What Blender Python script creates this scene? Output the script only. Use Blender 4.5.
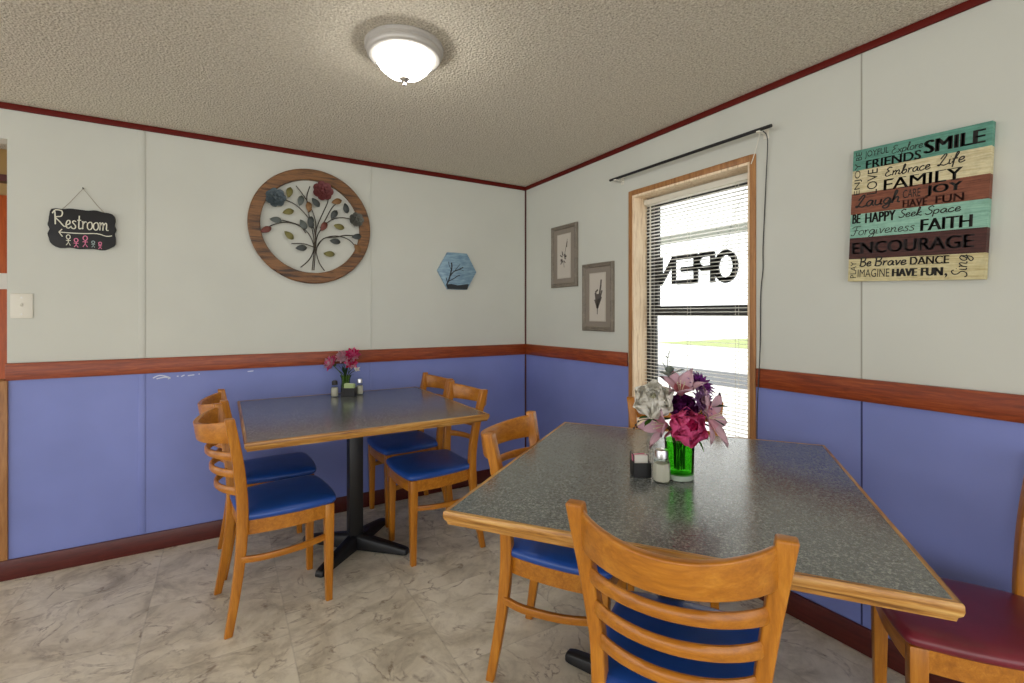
import bpy, bmesh, math, random
from mathutils import Vector, Matrix
random.seed(7)
PI = math.pi
S = bpy.context.scene
C = S.collection
for o in list(bpy.data.objects):
    bpy.data.objects.remove(o)

# ------------------------------------------------------------------ camera
CAM = Vector((-2.052, -3.1984, 1.265))
cd = bpy.data.cameras.new('camera'); cam = bpy.data.objects.new('camera', cd); C.objects.link(cam)
cam.location = CAM
cam.rotation_euler = (PI/2, 0, -math.radians(31.04))
cd.sensor_fit = 'HORIZONTAL'; cd.sensor_width = 36.0
cd.lens = 479.78/1024*36.0
cd.shift_y = -(341.5-314.19)/1024
cd.clip_start = 0.02
S.camera = cam
# ------------------------------------------------------------------ sky, exposure
w = bpy.data.worlds.new('sky'); S.world = w; w.use_nodes = True
bg = w.node_tree.nodes['Background']
bg.inputs[0].default_value = (0.97, 0.985, 1.0, 1); bg.inputs[1].default_value = 2.25
S.view_settings.view_transform = 'Standard'
S.view_settings.look = 'None'
S.view_settings.gamma = 1.0
S.view_settings.use_curve_mapping = False
S.view_settings.exposure = 0.2
LAMP_STRENGTH = 28.0

# ------------------------------------------------------------------ helpers
def srgb(r, g, b):
    f = lambda c: (c/255/12.92) if c/255 <= .04045 else ((c/255+.055)/1.055)**2.4
    return (f(r), f(g), f(b), 1)

def mat(name, col, rough=.5, spec=.5, metal=0.0, **k):
    m = bpy.data.materials.new(name); m.use_nodes = True
    b = m.node_tree.nodes['Principled BSDF']
    b.inputs['Base Color'].default_value = col if len(col) == 4 else (*col, 1)
    b.inputs['Roughness'].default_value = rough
    b.inputs['Specular IOR Level'].default_value = spec
    b.inputs['Metallic'].default_value = metal
    for kk, v in k.items():
        b.inputs[kk.replace('_', ' ')].default_value = v
    return m

class NT:
    """small node-tree writer"""
    def __init__(s, m):
        s.m = m; s.t = m.node_tree; s.b = s.t.nodes['Principled BSDF']
    def n(s, typ, **k):
        nd = s.t.nodes.new(typ)
        for kk, v in k.items():
            if kk.startswith('i_'):
                key = kk[2:]
                nd.inputs[int(key) if key.isdigit() else key.replace('_', ' ')].default_value = v
            else: setattr(nd, kk, v)
        return nd
    def l(s, a, b): s.t.links.new(a, b)
    def coords(s, kind='Object', scale=(1, 1, 1), rot=(0, 0, 0)):
        tc = s.n('ShaderNodeTexCoord'); mp = s.n('ShaderNodeMapping')
        mp.inputs['Scale'].default_value = scale; mp.inputs['Rotation'].default_value = rot
        s.l(tc.outputs[kind], mp.inputs['Vector']); return mp.outputs[0]
    def noise(s, vec, scale, detail=4, rough=.6, dist=0.0):
        nd = s.n('ShaderNodeTexNoise'); nd.inputs['Scale'].default_value = scale
        nd.inputs['Detail'].default_value = detail; nd.inputs['Roughness'].default_value = rough
        nd.inputs['Distortion'].default_value = dist
        s.l(vec, nd.inputs['Vector']); return nd
    def ramp(s, fac, stops, interp='LINEAR'):
        r = s.n('ShaderNodeValToRGB'); r.color_ramp.interpolation = interp
        e = r.color_ramp.elements
        while len(e) < len(stops): e.new(.5)
        for i, (p, c) in enumerate(stops): e[i].position = p; e[i].color = c
        s.l(fac, r.inputs[0]); return r.outputs[0]
    def mix(s, fac, a, b, mode='MIX'):
        m = s.n('ShaderNodeMix', data_type='RGBA', blend_type=mode)
        for sock, v in ((m.inputs[0], fac), (m.inputs[6], a), (m.inputs[7], b)):
            if isinstance(v, (int, float, tuple)): sock.default_value = v
            else: s.l(v, sock)
        return m.outputs[2]
    def bump(s, h, strength, dist=.01):
        b = s.n('ShaderNodeBump'); b.inputs['Strength'].default_value = strength; b.inputs['Distance'].default_value = dist
        s.l(h, b.inputs['Height']); s.l(b.outputs[0], s.b.inputs['Normal'])
    def color(s, o): s.l(o, s.b.inputs['Base Color'])

def wood(name, dark, mid, light, scale=(1, 1, 1), rough=.35, contrast=.5, freq=18.0, spec=.5):
    m = mat(name, mid, rough, spec); t = NT(m)
    v = t.coords('Object', scale)
    n1 = t.noise(v, freq, 5, .65, .6); n2 = t.noise(v, freq*5, 3, .6, .2)
    c = t.ramp(n1.outputs[0], [(.5-contrast/2, dark), (.5, mid), (.5+contrast/2, light)])
    c2 = t.ramp(n2.outputs[0], [(.35, (.75, .7, .65, 1)), (.6, (1, 1, 1, 1))])
    t.color(t.mix(.45, c, c2, 'MULTIPLY'))
    t.bump(n2.outputs[0], .08, .002)
    return m

class MB:
    def __init__(s): s.v = []; s.f = []; s.mi = []
    def add(s, vs, fs, mi=0, M=None):
        o = len(s.v)
        s.v += [tuple(M @ Vector(p)) if M else tuple(p) for p in vs]
        s.f += [tuple(i+o for i in q) for q in fs]; s.mi += [mi]*len(fs)
        return s
    def box(s, x0, x1, y0, y1, z0, z1, mi=0, M=None):
        vs = [(x, y, z) for z in (z0, z1) for y in (y0, y1) for x in (x0, x1)]
        fs = [(0, 2, 3, 1), (4, 5, 7, 6), (0, 1, 5, 4), (2, 6, 7, 3), (0, 4, 6, 2), (1, 3, 7, 5)]
        return s.add(vs, fs, mi, M)
    def lathe(s, prof, n=32, mi=0, M=None, sx=1.0, sy=1.0):
        """prof: list of (r, z) bottom..top; r==0 closes"""
        vs = []; fs = []; rings = []
        for r, z in prof:
            if r <= 1e-6: rings.append([len(vs)]); vs.append((0, 0, z))
            else:
                rings.append(list(range(len(vs), len(vs)+n)))
                vs += [(r*sx*math.cos(2*PI*i/n), r*sy*math.sin(2*PI*i/n), z) for i in range(n)]
        for a, b in zip(rings, rings[1:]):
            for i in range(n):
                j = (i+1) % n
                if len(a) == 1 and len(b) == 1: continue
                if len(a) == 1: fs.append((a[0], b[j], b[i]))
                elif len(b) == 1: fs.append((a[i], a[j], b[0]))
                else: fs.append((a[i], a[j], b[j], b[i]))
        return s.add(vs, fs, mi, M)
    def rings(s, loops, cap0=True, cap1=True, mi=0, closed=True, M=None):
        n = len(loops[0]); vs = [p for l in loops for p in l]; fs = []
        for k in range(len(loops)-1):
            for i in range(n if closed else n-1):
                j = (i+1) % n
                fs.append((k*n+i, k*n+j, (k+1)*n+j, (k+1)*n+i))
        if cap0: fs.append(tuple(range(n-1, -1, -1)))
        if cap1: fs.append(tuple((len(loops)-1)*n+i for i in range(n)))
        return s.add(vs, fs, mi, M)
    def tube(s, pts, rad, n=8, mi=0, M=None, caps=True):
        pts = [Vector(p) for p in pts]; loops = []
        up = Vector((.13, .21, .97))
        for i, p in enumerate(pts):
            d = (pts[min(i+1, len(pts)-1)]-pts[max(i-1, 0)])
            if d.length < 1e-9: d = Vector((0, 0, 1))
            d.normalize()
            a = up - d*up.dot(d)
            if a.length < 1e-3: a = Vector((1, 0, 0)) - d*d.x
            a.normalize(); b = d.cross(a); up = a
            r = rad[i] if isinstance(rad, (list, tuple)) else rad
            loops.append([tuple(p+a*r*math.cos(2*PI*k/n)+b*r*math.sin(2*PI*k/n)) for k in range(n)])
        return s.rings(loops, caps, caps, mi, True, M)
    def prism(s, poly, y0, y1, mi=0, M=None):
        """polygon in x,z extruded along y"""
        n = len(poly)
        vs = [(x, y0, z) for x, z in poly]+[(x, y1, z) for x, z in poly]
        fs = [tuple(range(n)), tuple(range(2*n-1, n-1, -1))]+[(i, i+n, (i+1) % n+n, (i+1) % n) for i in range(n)]
        return s.add(vs, fs, mi, M)
    def ribbon(s, pts, wd, y, M=None, mi=0, th=.0008):
        """flat pen stroke in the x,z plane"""
        L = []; n = len(pts)
        for i, (x, z) in enumerate(pts):
            a = pts[max(i-1, 0)]; b = pts[min(i+1, n-1)]
            dx, dz = b[0]-a[0], b[1]-a[1]; q = math.hypot(dx, dz) or 1
            nx, nz = -dz/q*wd/2, dx/q*wd/2
            L.append([(x+nx, y, z+nz), (x-nx, y, z-nz), (x-nx, y+th, z-nz), (x+nx, y+th, z+nz)])
        return s.rings(L, True, True, mi, True, M)
    def build(s, name, mats, parent=None, bevel=0.0, seg=2, sharp=38, smooth=True, tri=False):
        me = bpy.data.meshes.new(name); me.from_pydata(s.v, [], s.f)
        mats = mats if isinstance(mats, (list, tuple)) else [mats]
        for m in mats: me.materials.append(m)
        for p, i in zip(me.polygons, s.mi): p.material_index = i
        bm = bmesh.new(); bm.from_mesh(me)
        bmesh.ops.remove_doubles(bm, verts=bm.verts, dist=1e-6)
        bmesh.ops.recalc_face_normals(bm, faces=bm.faces)
        if bevel:
            ed = [e for e in bm.edges if len(e.link_faces) == 2 and e.calc_face_angle(0) > math.radians(30)]
            bmesh.ops.bevel(bm, geom=ed, offset=bevel, segments=seg, profile=.5, affect='EDGES', clamp_overlap=True)
        for f in bm.faces: f.smooth = smooth
        for e in bm.edges:
            if len(e.link_faces) != 2 or e.calc_face_angle(0) > math.radians(sharp): e.smooth = False
        bm.to_mesh(me); bm.free()
        o = bpy.data.objects.new(name, me); C.objects.link(o)
        if parent: o.parent = parent
        return o

def tag(o, label=None, cat=None, group=None, kind=None):
    for k, v in (('label', label), ('category', cat), ('group', group), ('kind', kind)):
        if v: o[k] = v
    return o
def thing(name, label, cat, loc=(0, 0, 0), rz=0.0, group=None):
    o = bpy.data.objects.new(name, None); C.objects.link(o)
    o.empty_display_size = .05
    o.location = loc; o.rotation_euler = (0, 0, rz)
    return tag(o, label, cat, group)
def struct(o): o['kind'] = 'structure'; return o
def dup(root, loc, rz, label, group=None):
    r = root.copy(); C.objects.link(r); r.location = loc; r.rotation_euler = (0, 0, rz); r['label'] = label
    if group: r['group'] = group
    for ch in list(root.children):
        c = ch.copy(); C.objects.link(c); c.parent = r
        for g in list(ch.children):
            d = g.copy(); C.objects.link(d); d.parent = c
    return r
def cat_rom(pts, k=6):
    P = [Vector(p) for p in pts]; out = []
    for i in range(len(P)-1):
        a, b, c, d = P[max(i-1, 0)], P[i], P[i+1], P[min(i+2, len(P)-1)]
        for j in range(k):
            t = j/k
            out.append(.5*((2*b)+(c-a)*t+(2*a-5*b+4*c-d)*t*t+(3*b-a-3*c+d)*t**3))
    out.append(P[-1]); return out
def text_mesh(mb, txt, x0, x1, z0, z1, y, shear=0.0, fat=0.0, M=None, rot=False, mi=0, th=.0008):
    """typeset txt to fill the rectangle x0..x1, z0..z1 (rot: reads bottom to top)"""
    cu = bpy.data.curves.new('t', 'FONT'); cu.body = txt; cu.shear = shear; cu.offset = fat; cu.resolution_u = 3
    o = bpy.data.objects.new('t', cu); C.objects.link(o)
    dg = bpy.context.evaluated_depsgraph_get(); me = bpy.data.meshes.new_from_object(o.evaluated_get(dg))
    vs = [v.co.copy() for v in me.vertices]; fs = [tuple(p.vertices) for p in me.polygons]
    bpy.data.objects.remove(o); bpy.data.curves.remove(cu); bpy.data.meshes.remove(me)
    ax, bx = min(v.x for v in vs), max(v.x for v in vs); ay, by = min(v.y for v in vs), max(v.y for v in vs)
    out = []
    for v in vs:
        u = (v.x-ax)/(bx-ax); q = (v.y-ay)/(by-ay)
        if rot: out.append((x0+(1-q)*(x1-x0), y, z0+u*(z1-z0)))
        else: out.append((x0+u*(x1-x0), y, z0+q*(z1-z0)))
    mb.add(out, fs, mi, M)

# single-stroke handwriting, x-height .5
GL = {
 'a': (.5, [[(.4,.42),(.22,.5),(.05,.3),(.1,.05),(.28,.06),(.4,.45),(.4,.1),(.52,.03)]]),
 'b': (.48, [[(.0,.1),(.2,.7),(.22,1),(.12,.95),(.1,.1),(.25,.0),(.4,.2),(.32,.45),(.15,.3)]]),
 'c': (.42, [[(.36,.42),(.22,.5),(.05,.3),(.1,.04),(.28,.02),(.42,.14)]]),
 'd': (.5, [[(.4,.42),(.22,.5),(.05,.3),(.1,.05),(.28,.06),(.42,.5),(.46,1),(.42,.1),(.52,.03)]]),
 'e': (.42, [[(.04,.2),(.3,.3),(.3,.48),(.15,.48),(.05,.25),(.12,.03),(.28,.03),(.42,.15)]]),
 'f': (.34, [[(.0,.1),(.2,.6),(.3,.95),(.2,1),(.13,.6),(.08,-.3)],[(.0,.42),(.3,.46)]]),
 'g': (.48, [[(.4,.42),(.22,.5),(.05,.3),(.1,.08),(.28,.1),(.4,.45),(.38,-.2),(.2,-.35),(.05,-.2),(.3,.0),(.5,.1)]]),
 'h': (.5, [[(.0,.1),(.2,.75),(.22,1),(.12,.95),(.08,.0)],[(.08,.2),(.25,.48),(.36,.42),(.36,.08),(.5,.04)]]),
 'i': (.24, [[(.08,.48),(.08,.08),(.22,.04)],[(.1,.68),(.12,.7)]]),
 'k': (.44, [[(.0,.1),(.2,.75),(.22,1),(.12,.95),(.08,.0)],[(.36,.5),(.1,.22),(.36,.02),(.44,.06)]]),
 'l': (.26, [[(.0,.1),(.18,.75),(.2,1),(.1,.95),(.1,.1),(.26,.04)]]),
 'm': (.72, [[(.02,.45),(.08,.48),(.06,.0)],[(.06,.25),(.22,.5),(.3,.4),(.28,.0)],[(.28,.25),(.46,.5),(.55,.4),(.54,.06),(.7,.04)]]),
 'n': (.5, [[(.02,.45),(.08,.48),(.06,.0)],[(.06,.25),(.25,.5),(.34,.4),(.33,.06),(.48,.04)]]),
 'o': (.44, [[(.25,.5),(.06,.38),(.06,.1),(.22,.0),(.38,.15),(.36,.42),(.25,.5)]]),
 'p': (.46, [[(.06,.5),(.04,-.35)],[(.05,.3),(.2,.5),(.36,.4),(.34,.1),(.18,.02),(.05,.12)]]),
 'r': (.36, [[(.02,.45),(.08,.48),(.08,.0)],[(.08,.25),(.2,.48),(.34,.46)]]),
 's': (.38, [[(.32,.45),(.18,.5),(.08,.4),(.28,.2),(.26,.03),(.1,.0),(.0,.08)]]),
 't': (.34, [[(.16,.85),(.14,.1),(.24,.02),(.34,.08)],[(.02,.55),(.3,.57)]]),
 'u': (.5, [[(.06,.48),(.06,.12),(.2,.02),(.36,.15),(.38,.48),(.38,.08),(.5,.04)]]),
 'v': (.42, [[(.02,.45),(.1,.48),(.18,.02),(.36,.45),(.42,.45)]]),
 'w': (.6, [[(.02,.45),(.1,.46),(.15,.04),(.3,.4),(.36,.04),(.52,.45),(.6,.45)]]),
 'x': (.42, [[(.04,.48),(.36,.02)],[(.36,.48),(.02,.0)]]),
 'y': (.46, [[(.06,.48),(.08,.2),(.22,.12),(.36,.45),(.34,-.2),(.15,-.35),(.05,-.2),(.4,.1)]]),
 'B': (.62, [[(.1,.95),(.14,.0)],[(.0,.85),(.2,1),(.45,.9),(.4,.6),(.15,.52),(.5,.42),(.5,.08),(.25,-.02),(.05,.1)]]),
 'E': (.58, [[(.5,.9),(.3,1),(.12,.8),(.3,.55),(.12,.45),(.05,.15),(.25,.0),(.55,.15)]]),
 'F': (.55, [[(.0,.8),(.2,.95),(.65,.98)],[(.35,.95),(.25,.1),(.05,.0),(.0,.12)],[(.15,.5),(.5,.54)]]),
 'L': (.6, [[(.1,.6),(.3,1),(.42,.9),(.2,.3),(.1,.02),(.0,.1),(.15,.1),(.4,.0),(.65,.12)]]),
 'R': (.62, [[(.12,.9),(.14,.0)],[(.0,.75),(.15,1.),(.45,.95),(.42,.6),(.15,.5),(.35,.2),(.55,-.1),(.7,-.05)]]),
 'S': (.5, [[(.48,.85),(.35,1),(.15,.85),(.2,.6),(.42,.35),(.35,.05),(.12,.0),(.0,.15)]]),
 ' ': (.28, []), }
def script(mb, txt, x0, x1, z0, h, wd, y, slant=.25, M=None, rot=False, mi=0):
    adv = sum(GL[c][0] for c in txt); k = (x1-x0)/adv; x = 0.0
    for c in txt:
        a, st = GL[c]
        for q in st:
            p = [(x+px+slant*pz*.5, pz) for px, pz in q]
            p = [(v.x, v.y) for v in cat_rom([(a_, b_, 0) for a_, b_ in p], 4)]
            if rot: pts = [(z0-pz*h, x0+px*k) for px, pz in p]
            else: pts = [(x0+px*k, z0+pz*h) for px, pz in p]
            mb.ribbon(pts, wd, y, M, mi)
        x += a
# ------------------------------------------------------------------ materials
CEIL_Z = 2.270
def wall_mat(name, col, rough, var=.05):
    m = mat(name, col, rough, .35); t = NT(m); v = t.coords('Object')
    n = t.noise(v, 2.2, 3, .5); n2 = t.noise(v, 90, 3, .6)
    dk = tuple(c*(1-var*2) for c in col[:3])+(1,); lt = tuple(min(1, c*(1+var)) for c in col[:3])+(1,)
    t.color(t.ramp(n.outputs[0], [(.3, dk), (.7, lt)])); t.bump(n2.outputs[0], .06, .002)
    return m
M_white = wall_mat('painted panel white', srgb(204, 205, 195), .55, .02)
M_blue = wall_mat('painted panel blue', srgb(126, 137, 199), .42, .05)
M_rail = wood('stained rail', srgb(100, 36, 10), srgb(142, 60, 20), srgb(176, 90, 38), (1.2, 1.2, 14), .4, .5, 6)
M_railr = M_rail
M_base = wood('dark red baseboard', srgb(62, 16, 14), srgb(84, 26, 20), srgb(100, 36, 26), (1.5, 1.5, 14), .4, .6, 6)
M_crown = mat('crown red', srgb(96, 20, 10), .6, .2)
M_corner = mat('corner moulding', srgb(74, 24, 18), .45)
M_case = wood('window casing wood', srgb(120, 76, 40), srgb(168, 116, 66), srgb(190, 140, 88), (12, 12, 1), .45, .6, 5)
M_jamb = wood('pale jamb wood', srgb(190, 150, 105), srgb(248, 226, 194), srgb(252, 234, 208), (12, 12, 1), .5, .6, 5)
M_wood_v = wood('honey wood upright', srgb(134, 76, 14), srgb(182, 114, 28), srgb(214, 148, 52), (9, 9, .9), .3, .75, 5)
M_wood_h = wood('honey wood across', srgb(134, 76, 14), srgb(182, 114, 28), srgb(214, 148, 52), (.9, 9, 9), .3, .75, 5)
M_wood_d = wood('honey wood lengthwise', srgb(134, 76, 14), srgb(182, 114, 28), srgb(214, 148, 52), (9, .9, 9), .3, .75, 5)
M_oak_x = wood('oak edge across', srgb(84, 46, 12), srgb(182, 128, 58), srgb(220, 178, 106), (1.6, 26, 26), .3, .42, 3)
M_oak_y = wood('oak edge lengthwise', srgb(84, 46, 12), srgb(182, 128, 58), srgb(220, 178, 106), (26, 1.6, 26), .3, .42, 3)
M_black = mat('black iron', srgb(17, 17, 19), .42)
def vinyl(name, c):
    m = mat(name, c, .33, .55); t = NT(m); v = t.coords('Object'); n = t.noise(v, 260, 2, .5); t.bump(n.outputs[0], .08, .001)
    n2 = t.noise(v, 9, 3, .5); dk = tuple(q*.82 for q in c[:3])+(1,); t.color(t.ramp(n2.outputs[0], [(.35, dk), (.65, c)])); return m
M_bluev = vinyl('blue vinyl', srgb(32, 80, 166))
M_redv = vinyl('burgundy vinyl', srgb(122, 36, 50))
M_paperw = mat('white paper', srgb(225, 222, 212), .7)
M_chrome = mat('brushed metal', (.75, .74, .72, 1), .28, .5, 1.0)
M_plastic_w = mat('white plastic', srgb(222, 218, 204), .4)
M_dark = mat('dark bronze', srgb(44, 42, 40), .5)

# laminate: dark grey speckle
M_lam = mat('speckled laminate', srgb(84, 88, 84), .24, .8, Coat_Weight=.4, Coat_Roughness=.15); t = NT(M_lam); v = t.coords('Object')
a = t.noise(v, 150, 3, .7); b_ = t.noise(v, 420, 2, .6); c_ = t.noise(v, 5, 3, .5)
base = t.ramp(a.outputs[0], [(.36, srgb(70, 75, 76)), (.5, srgb(101, 105, 105)), (.64, srgb(142, 145, 142))])
sp = t.ramp(b_.outputs[0], [(.34, (.55, .55, .55, 1)), (.5, (1, 1, 1, 1)), (.68, (1.5, 1.5, 1.45, 1))])
cl = t.ramp(c_.outputs[0], [(.3, (.9, .9, .9, 1)), (.7, (1.05, 1.05, 1.05, 1))])
t.color(t.mix(1.0, t.mix(.7, base, sp, 'MULTIPLY'), cl, 'MULTIPLY'))


# floor: stone-look vinyl tiles
M_floor = mat('stone vinyl tile', srgb(190, 182, 165), .42, .4); t = NT(M_floor); v = t.coords('Object')
tile = .5
sep = t.n('ShaderNodeSeparateXYZ'); t.l(v, sep.inputs[0])
def mth(op, a, b=None):
    q = t.n('ShaderNodeMath', operation=op)
    for i, x in enumerate((a, b)):
        if x is None: continue
        if isinstance(x, (int, float)): q.inputs[i].default_value = x
        else: t.l(x, q.inputs[i])
    return q.outputs[0]
gx = mth('DIVIDE', mth('ADD', sep.outputs[0], 10.327), tile); cx = mth('FLOOR', gx)
off = mth('MULTIPLY', mth('MODULO', cx, 2.0), .5)
gy = mth('ADD', mth('DIVIDE', mth('ADD', sep.outputs[1], 10.12), tile), off); cy = mth('FLOOR', gy)
fx = mth('FRACT', gx); fy = mth('FRACT', gy)
ex = mth('MINIMUM', fx, mth('SUBTRACT', 1.0, fx)); ey = mth('MINIMUM', fy, mth('SUBTRACT', 1.0, fy))
seam = mth('LESS_THAN', mth('MINIMUM', ex, ey), .006)
cmb = t.n('ShaderNodeCombineXYZ'); t.l(cx, cmb.inputs[0]); t.l(cy, cmb.inputs[1])
wn = t.n('ShaderNodeTexWhiteNoise', noise_dimensions='2D'); t.l(cmb.outputs[0], wn.inputs['Vector'])
va = t.n('ShaderNodeVectorMath', operation='MULTIPLY_ADD'); t.l(wn.outputs['Color'], va.inputs[0]); va.inputs[1].default_value = (7, 7, 7); t.l(v, va.inputs[2])
pv = va.outputs[0]
n1 = t.noise(pv, 3.4, 7, .62, 1.1); n2 = t.noise(pv, 14, 6, .7, .5); n3 = t.noise(pv, 2.6, 5, .55, 2.2)
col = t.ramp(n1.outputs[0], [(.28, srgb(178, 169, 152)), (.45, srgb(220, 212, 194)), (.56, srgb(234, 227, 211)), (.75, srgb(244, 238, 224))])
col = t.mix(.55, col, t.ramp(n2.outputs[0], [(.3, srgb(190, 181, 166)), (.5, srgb(244, 241, 234)), (.7, srgb(255, 252, 245))]), 'MULTIPLY')
vein = mth('ABSOLUTE', mth('SUBTRACT', n3.outputs[0], .5))
vm = t.ramp(vein, [(0.0, (1, 1, 1, 1)), (.012, (.5, .5, .5, 1)), (.03, (0, 0, 0, 1))])
vmask = mth('MULTIPLY', vm, t.ramp(n2.outputs[0], [(.42, (0, 0, 0, 1)), (.62, (1, 1, 1, 1))]))
col = t.mix(mth('MULTIPLY', vmask, .8), col, srgb(118, 96, 76))
tint = t.ramp(wn.outputs['Value'], [(0, (.96, .955, .945, 1)), (1, (1.02, 1.02, 1.02, 1))])
col = t.mix(1.0, col, tint, 'MULTIPLY')
col = t.mix(mth('MULTIPLY', seam, .16), col, srgb(120, 110, 96)); t.color(col)
t.bump(n2.outputs[0], .05, .003)

# popcorn ceiling
M_ceil = mat('popcorn ceiling', srgb(206, 196, 176), .9, .1); t = NT(M_ceil); v = t.coords('Object')
n1 = t.noise(v, 85, 5, .8); n2 = t.noise(v, 130, 4, .8)
vo = t.n('ShaderNodeTexVoronoi'); vo.inputs['Scale'].default_value = 105; t.l(v, vo.inputs['Vector'])
h = t.mix(.5, n1.outputs[0], vo.outputs['Distance'])
t.color(t.ramp(n2.outputs[0], [(.34, srgb(168, 156, 136)), (.5, srgb(222, 213, 195)), (.68, srgb(248, 242, 228))]))
t.bump(h, 1.0, .012)

M_glass = bpy.data.materials.new('window glass'); M_glass.use_nodes = True
def clear_glass(m, tint, gl=.06):
    nt = m.node_tree; nt.nodes.clear()
    o = nt.nodes.new('ShaderNodeOutputMaterial'); mx = nt.nodes.new('ShaderNodeMixShader')
    tr = nt.nodes.new('ShaderNodeBsdfTransparent'); g = nt.nodes.new('ShaderNodeBsdfGlossy'); fr = nt.nodes.new('ShaderNodeLayerWeight')
    tr.inputs[0].default_value = tint; g.inputs['Roughness'].default_value = .03; fr.inputs[0].default_value = .12
    nt.links.new(fr.outputs['Fresnel'], mx.inputs[0]); nt.links.new(tr.outputs[0], mx.inputs[1]); nt.links.new(g.outputs[0], mx.inputs[2]); nt.links.new(mx.outputs[0], o.inputs[0])
clear_glass(M_glass, (.97, .98, .97, 1))
M_gglass = bpy.data.materials.new('green glass'); M_gglass.use_nodes = True; clear_glass(M_gglass, (.46, .86, .32, 1))
M_cglass = bpy.data.materials.new('clear glass'); M_cglass.use_nodes = True; clear_glass(M_cglass, (.88, .92, .9, 1))
M_lglass = bpy.data.materials.new('pale green glass'); M_lglass.use_nodes = True; clear_glass(M_lglass, (.86, .95, .62, 1))

# ------------------------------------------------------------------ the setting
RAIL_T, RAIL_B = 1.031, .949
XL = -2.932           # left end of the back wall, where the opening begins
struct(MB().box(-7, .1, -7.5, 3.0, -.1, 0).build('floor', M_floor))
struct(MB().box(-7, .1, -6.2, 3.0, CEIL_Z, CEIL_Z+.1).build('ceiling', M_ceil))
mb = MB()
mb.box(XL, 0, 0, .1, .98, CEIL_Z, 0); mb.box(XL, 0, 0, .1, 0, .98, 1)
mb.box(-4.2, XL, 0, .1, 2.10, CEIL_Z, 0); mb.box(-7, -4.2, 0, .1, .98, CEIL_Z, 0); mb.box(-7, -4.2, 0, .1, 0, .98, 1)
struct(mb.build('wall_back', [M_white, M_blue], smooth=False))
WY0, WY1, WZ0, WZ1 = -1.890, -1.158, .46, 1.958      # window opening, inside the casing
mb = MB()
for z0, z1, mi in ((0, .98, 1), (.98, CEIL_Z, 0)):
    mb.box(0, .16, WY1, .1, z0, z1, mi); mb.box(0, .16, -6.2, WY0, z0, z1, mi)
mb.box(0, .16, WY0, WY1, 0, WZ0, 1); mb.box(0, .16, WY0, WY1, WZ1, CEIL_Z, 0)
struct(mb.build('wall_right', [M_white, M_blue], smooth=False))
# hall seen through the opening
M_tan = mat('hall tan wall', srgb(186, 150, 92), .6)
M_door = wood('orange door wood', srgb(150, 62, 14), srgb(186, 84, 24), srgb(206, 104, 40), (8, 8, .8), .4, .6, 5)
struct(MB().box(-4.4, -2.2, .9, 1.0, 0, CEIL_Z).build('wall_hall', M_tan))
d = struct(MB().box(-3.95, -2.99, .84, .895, 0, 1.98).build('door_1', M_door, bevel=.004))
MB().box(-3.95, -2.99, .82, .895, 2.06, 2.10).build('door_header', M_base, d)
mb = MB(); mb.box(-3.32, -3.02, .832, .84, 1.415, 1.51); sg = mb.build('door_sign', M_paperw, d)
mb = MB(); text_mesh(mb, 'C', -3.11, -3.05, 1.43, 1.495, .830, fat=.02); mb.build('sign_letter', M_black, sg)
# mouldings
def moulding(name, x0, x1, y0, y1, z0, z1, m, bev=.004): return struct(MB().box(x0, x1, y0, y1, z0, z1).build(name, m, bevel=bev))
moulding('trim_1', -4.2, 0, -.013, 0, CEIL_Z-.03, CEIL_Z, M_crown)
moulding('trim_2', -.013, 0, -6.0, -.013, CEIL_Z-.028, CEIL_Z, M_crown)
moulding('trim_3', -.011, 0, -.011, 0, 0, CEIL_Z-.03, M_corner)
moulding('trim_4', XL-.006, -.012, -.016, 0, RAIL_B, RAIL_T, M_rail)
# right-wall rail, piece left of the window (rises a little) and piece right of it
mb = MB(); y0, y1 = -1.122, -.012
vs = [(x, y, z) for y in (y0, y1) for x, z in ((-.016, (.956 if y == y0 else RAIL_B)), (0, (.956 if y == y0 else RAIL_B)), (0, (1.038 if y == y0 else RAIL_T)), (-.016, (1.038 if y == y0 else RAIL_T)))]
mb.add(vs, [(0, 1, 2, 3), (7, 6, 5, 4), (0, 4, 5, 1), (1, 5, 6, 2), (2, 6, 7, 3), (3, 7, 4, 0)])
struct(mb.build('trim_5', M_railr, bevel=.004))
moulding('trim_6', -.018, 0, -6.0, -1.924, .940, 1.0235, M_railr)
moulding('baseboard_back', XL-.10, -.012, -.014, 0, 0, .096, M_base)
moulding('baseboard_right', -.014, 0, -6.0, -.012, 0, .1, M_base)
moulding('trim_7', XL-.06, XL+.002, -.012, .1, .096, RAIL_B, M_case)
moulding('trim_8', XL-.003, XL, .0, .1, RAIL_T, 2.10, M_white)
M_seamd = mat('panel joint shadow gap', srgb(120, 120, 112), .7)
moulding('trim_9', -2.438, -2.408, -.004, 0, RAIL_T, CEIL_Z-.03, M_white, .0015)
moulding('trim_10', -2.438, -2.408, -.004, 0, .096, RAIL_B, M_blue, .0015)
moulding('trim_11', -1.224, -1.212, -.003, 0, RAIL_T, CEIL_Z-.03, M_white, .001)
moulding('trim_12', -1.224, -1.212, -.003, 0, .096, RAIL_B, M_blue, .001)
M_seamw = mat('joint line white', srgb(160, 158, 146), .7); M_seamb = mat('joint line blue', srgb(52, 56, 104), .7)
moulding('trim_13', -.0012, 0, -2.335, -2.330, 1.0235, CEIL_Z-.028, M_seamw, 0)
moulding('trim_14', -.0012, 0, -2.336, -2.330, .1, .94, M_seamb, 0)
moulding('trim_15', -.0012, 0, -3.555, -3.550, 1.0235, CEIL_Z-.028, M_seamw, 0)
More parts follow.
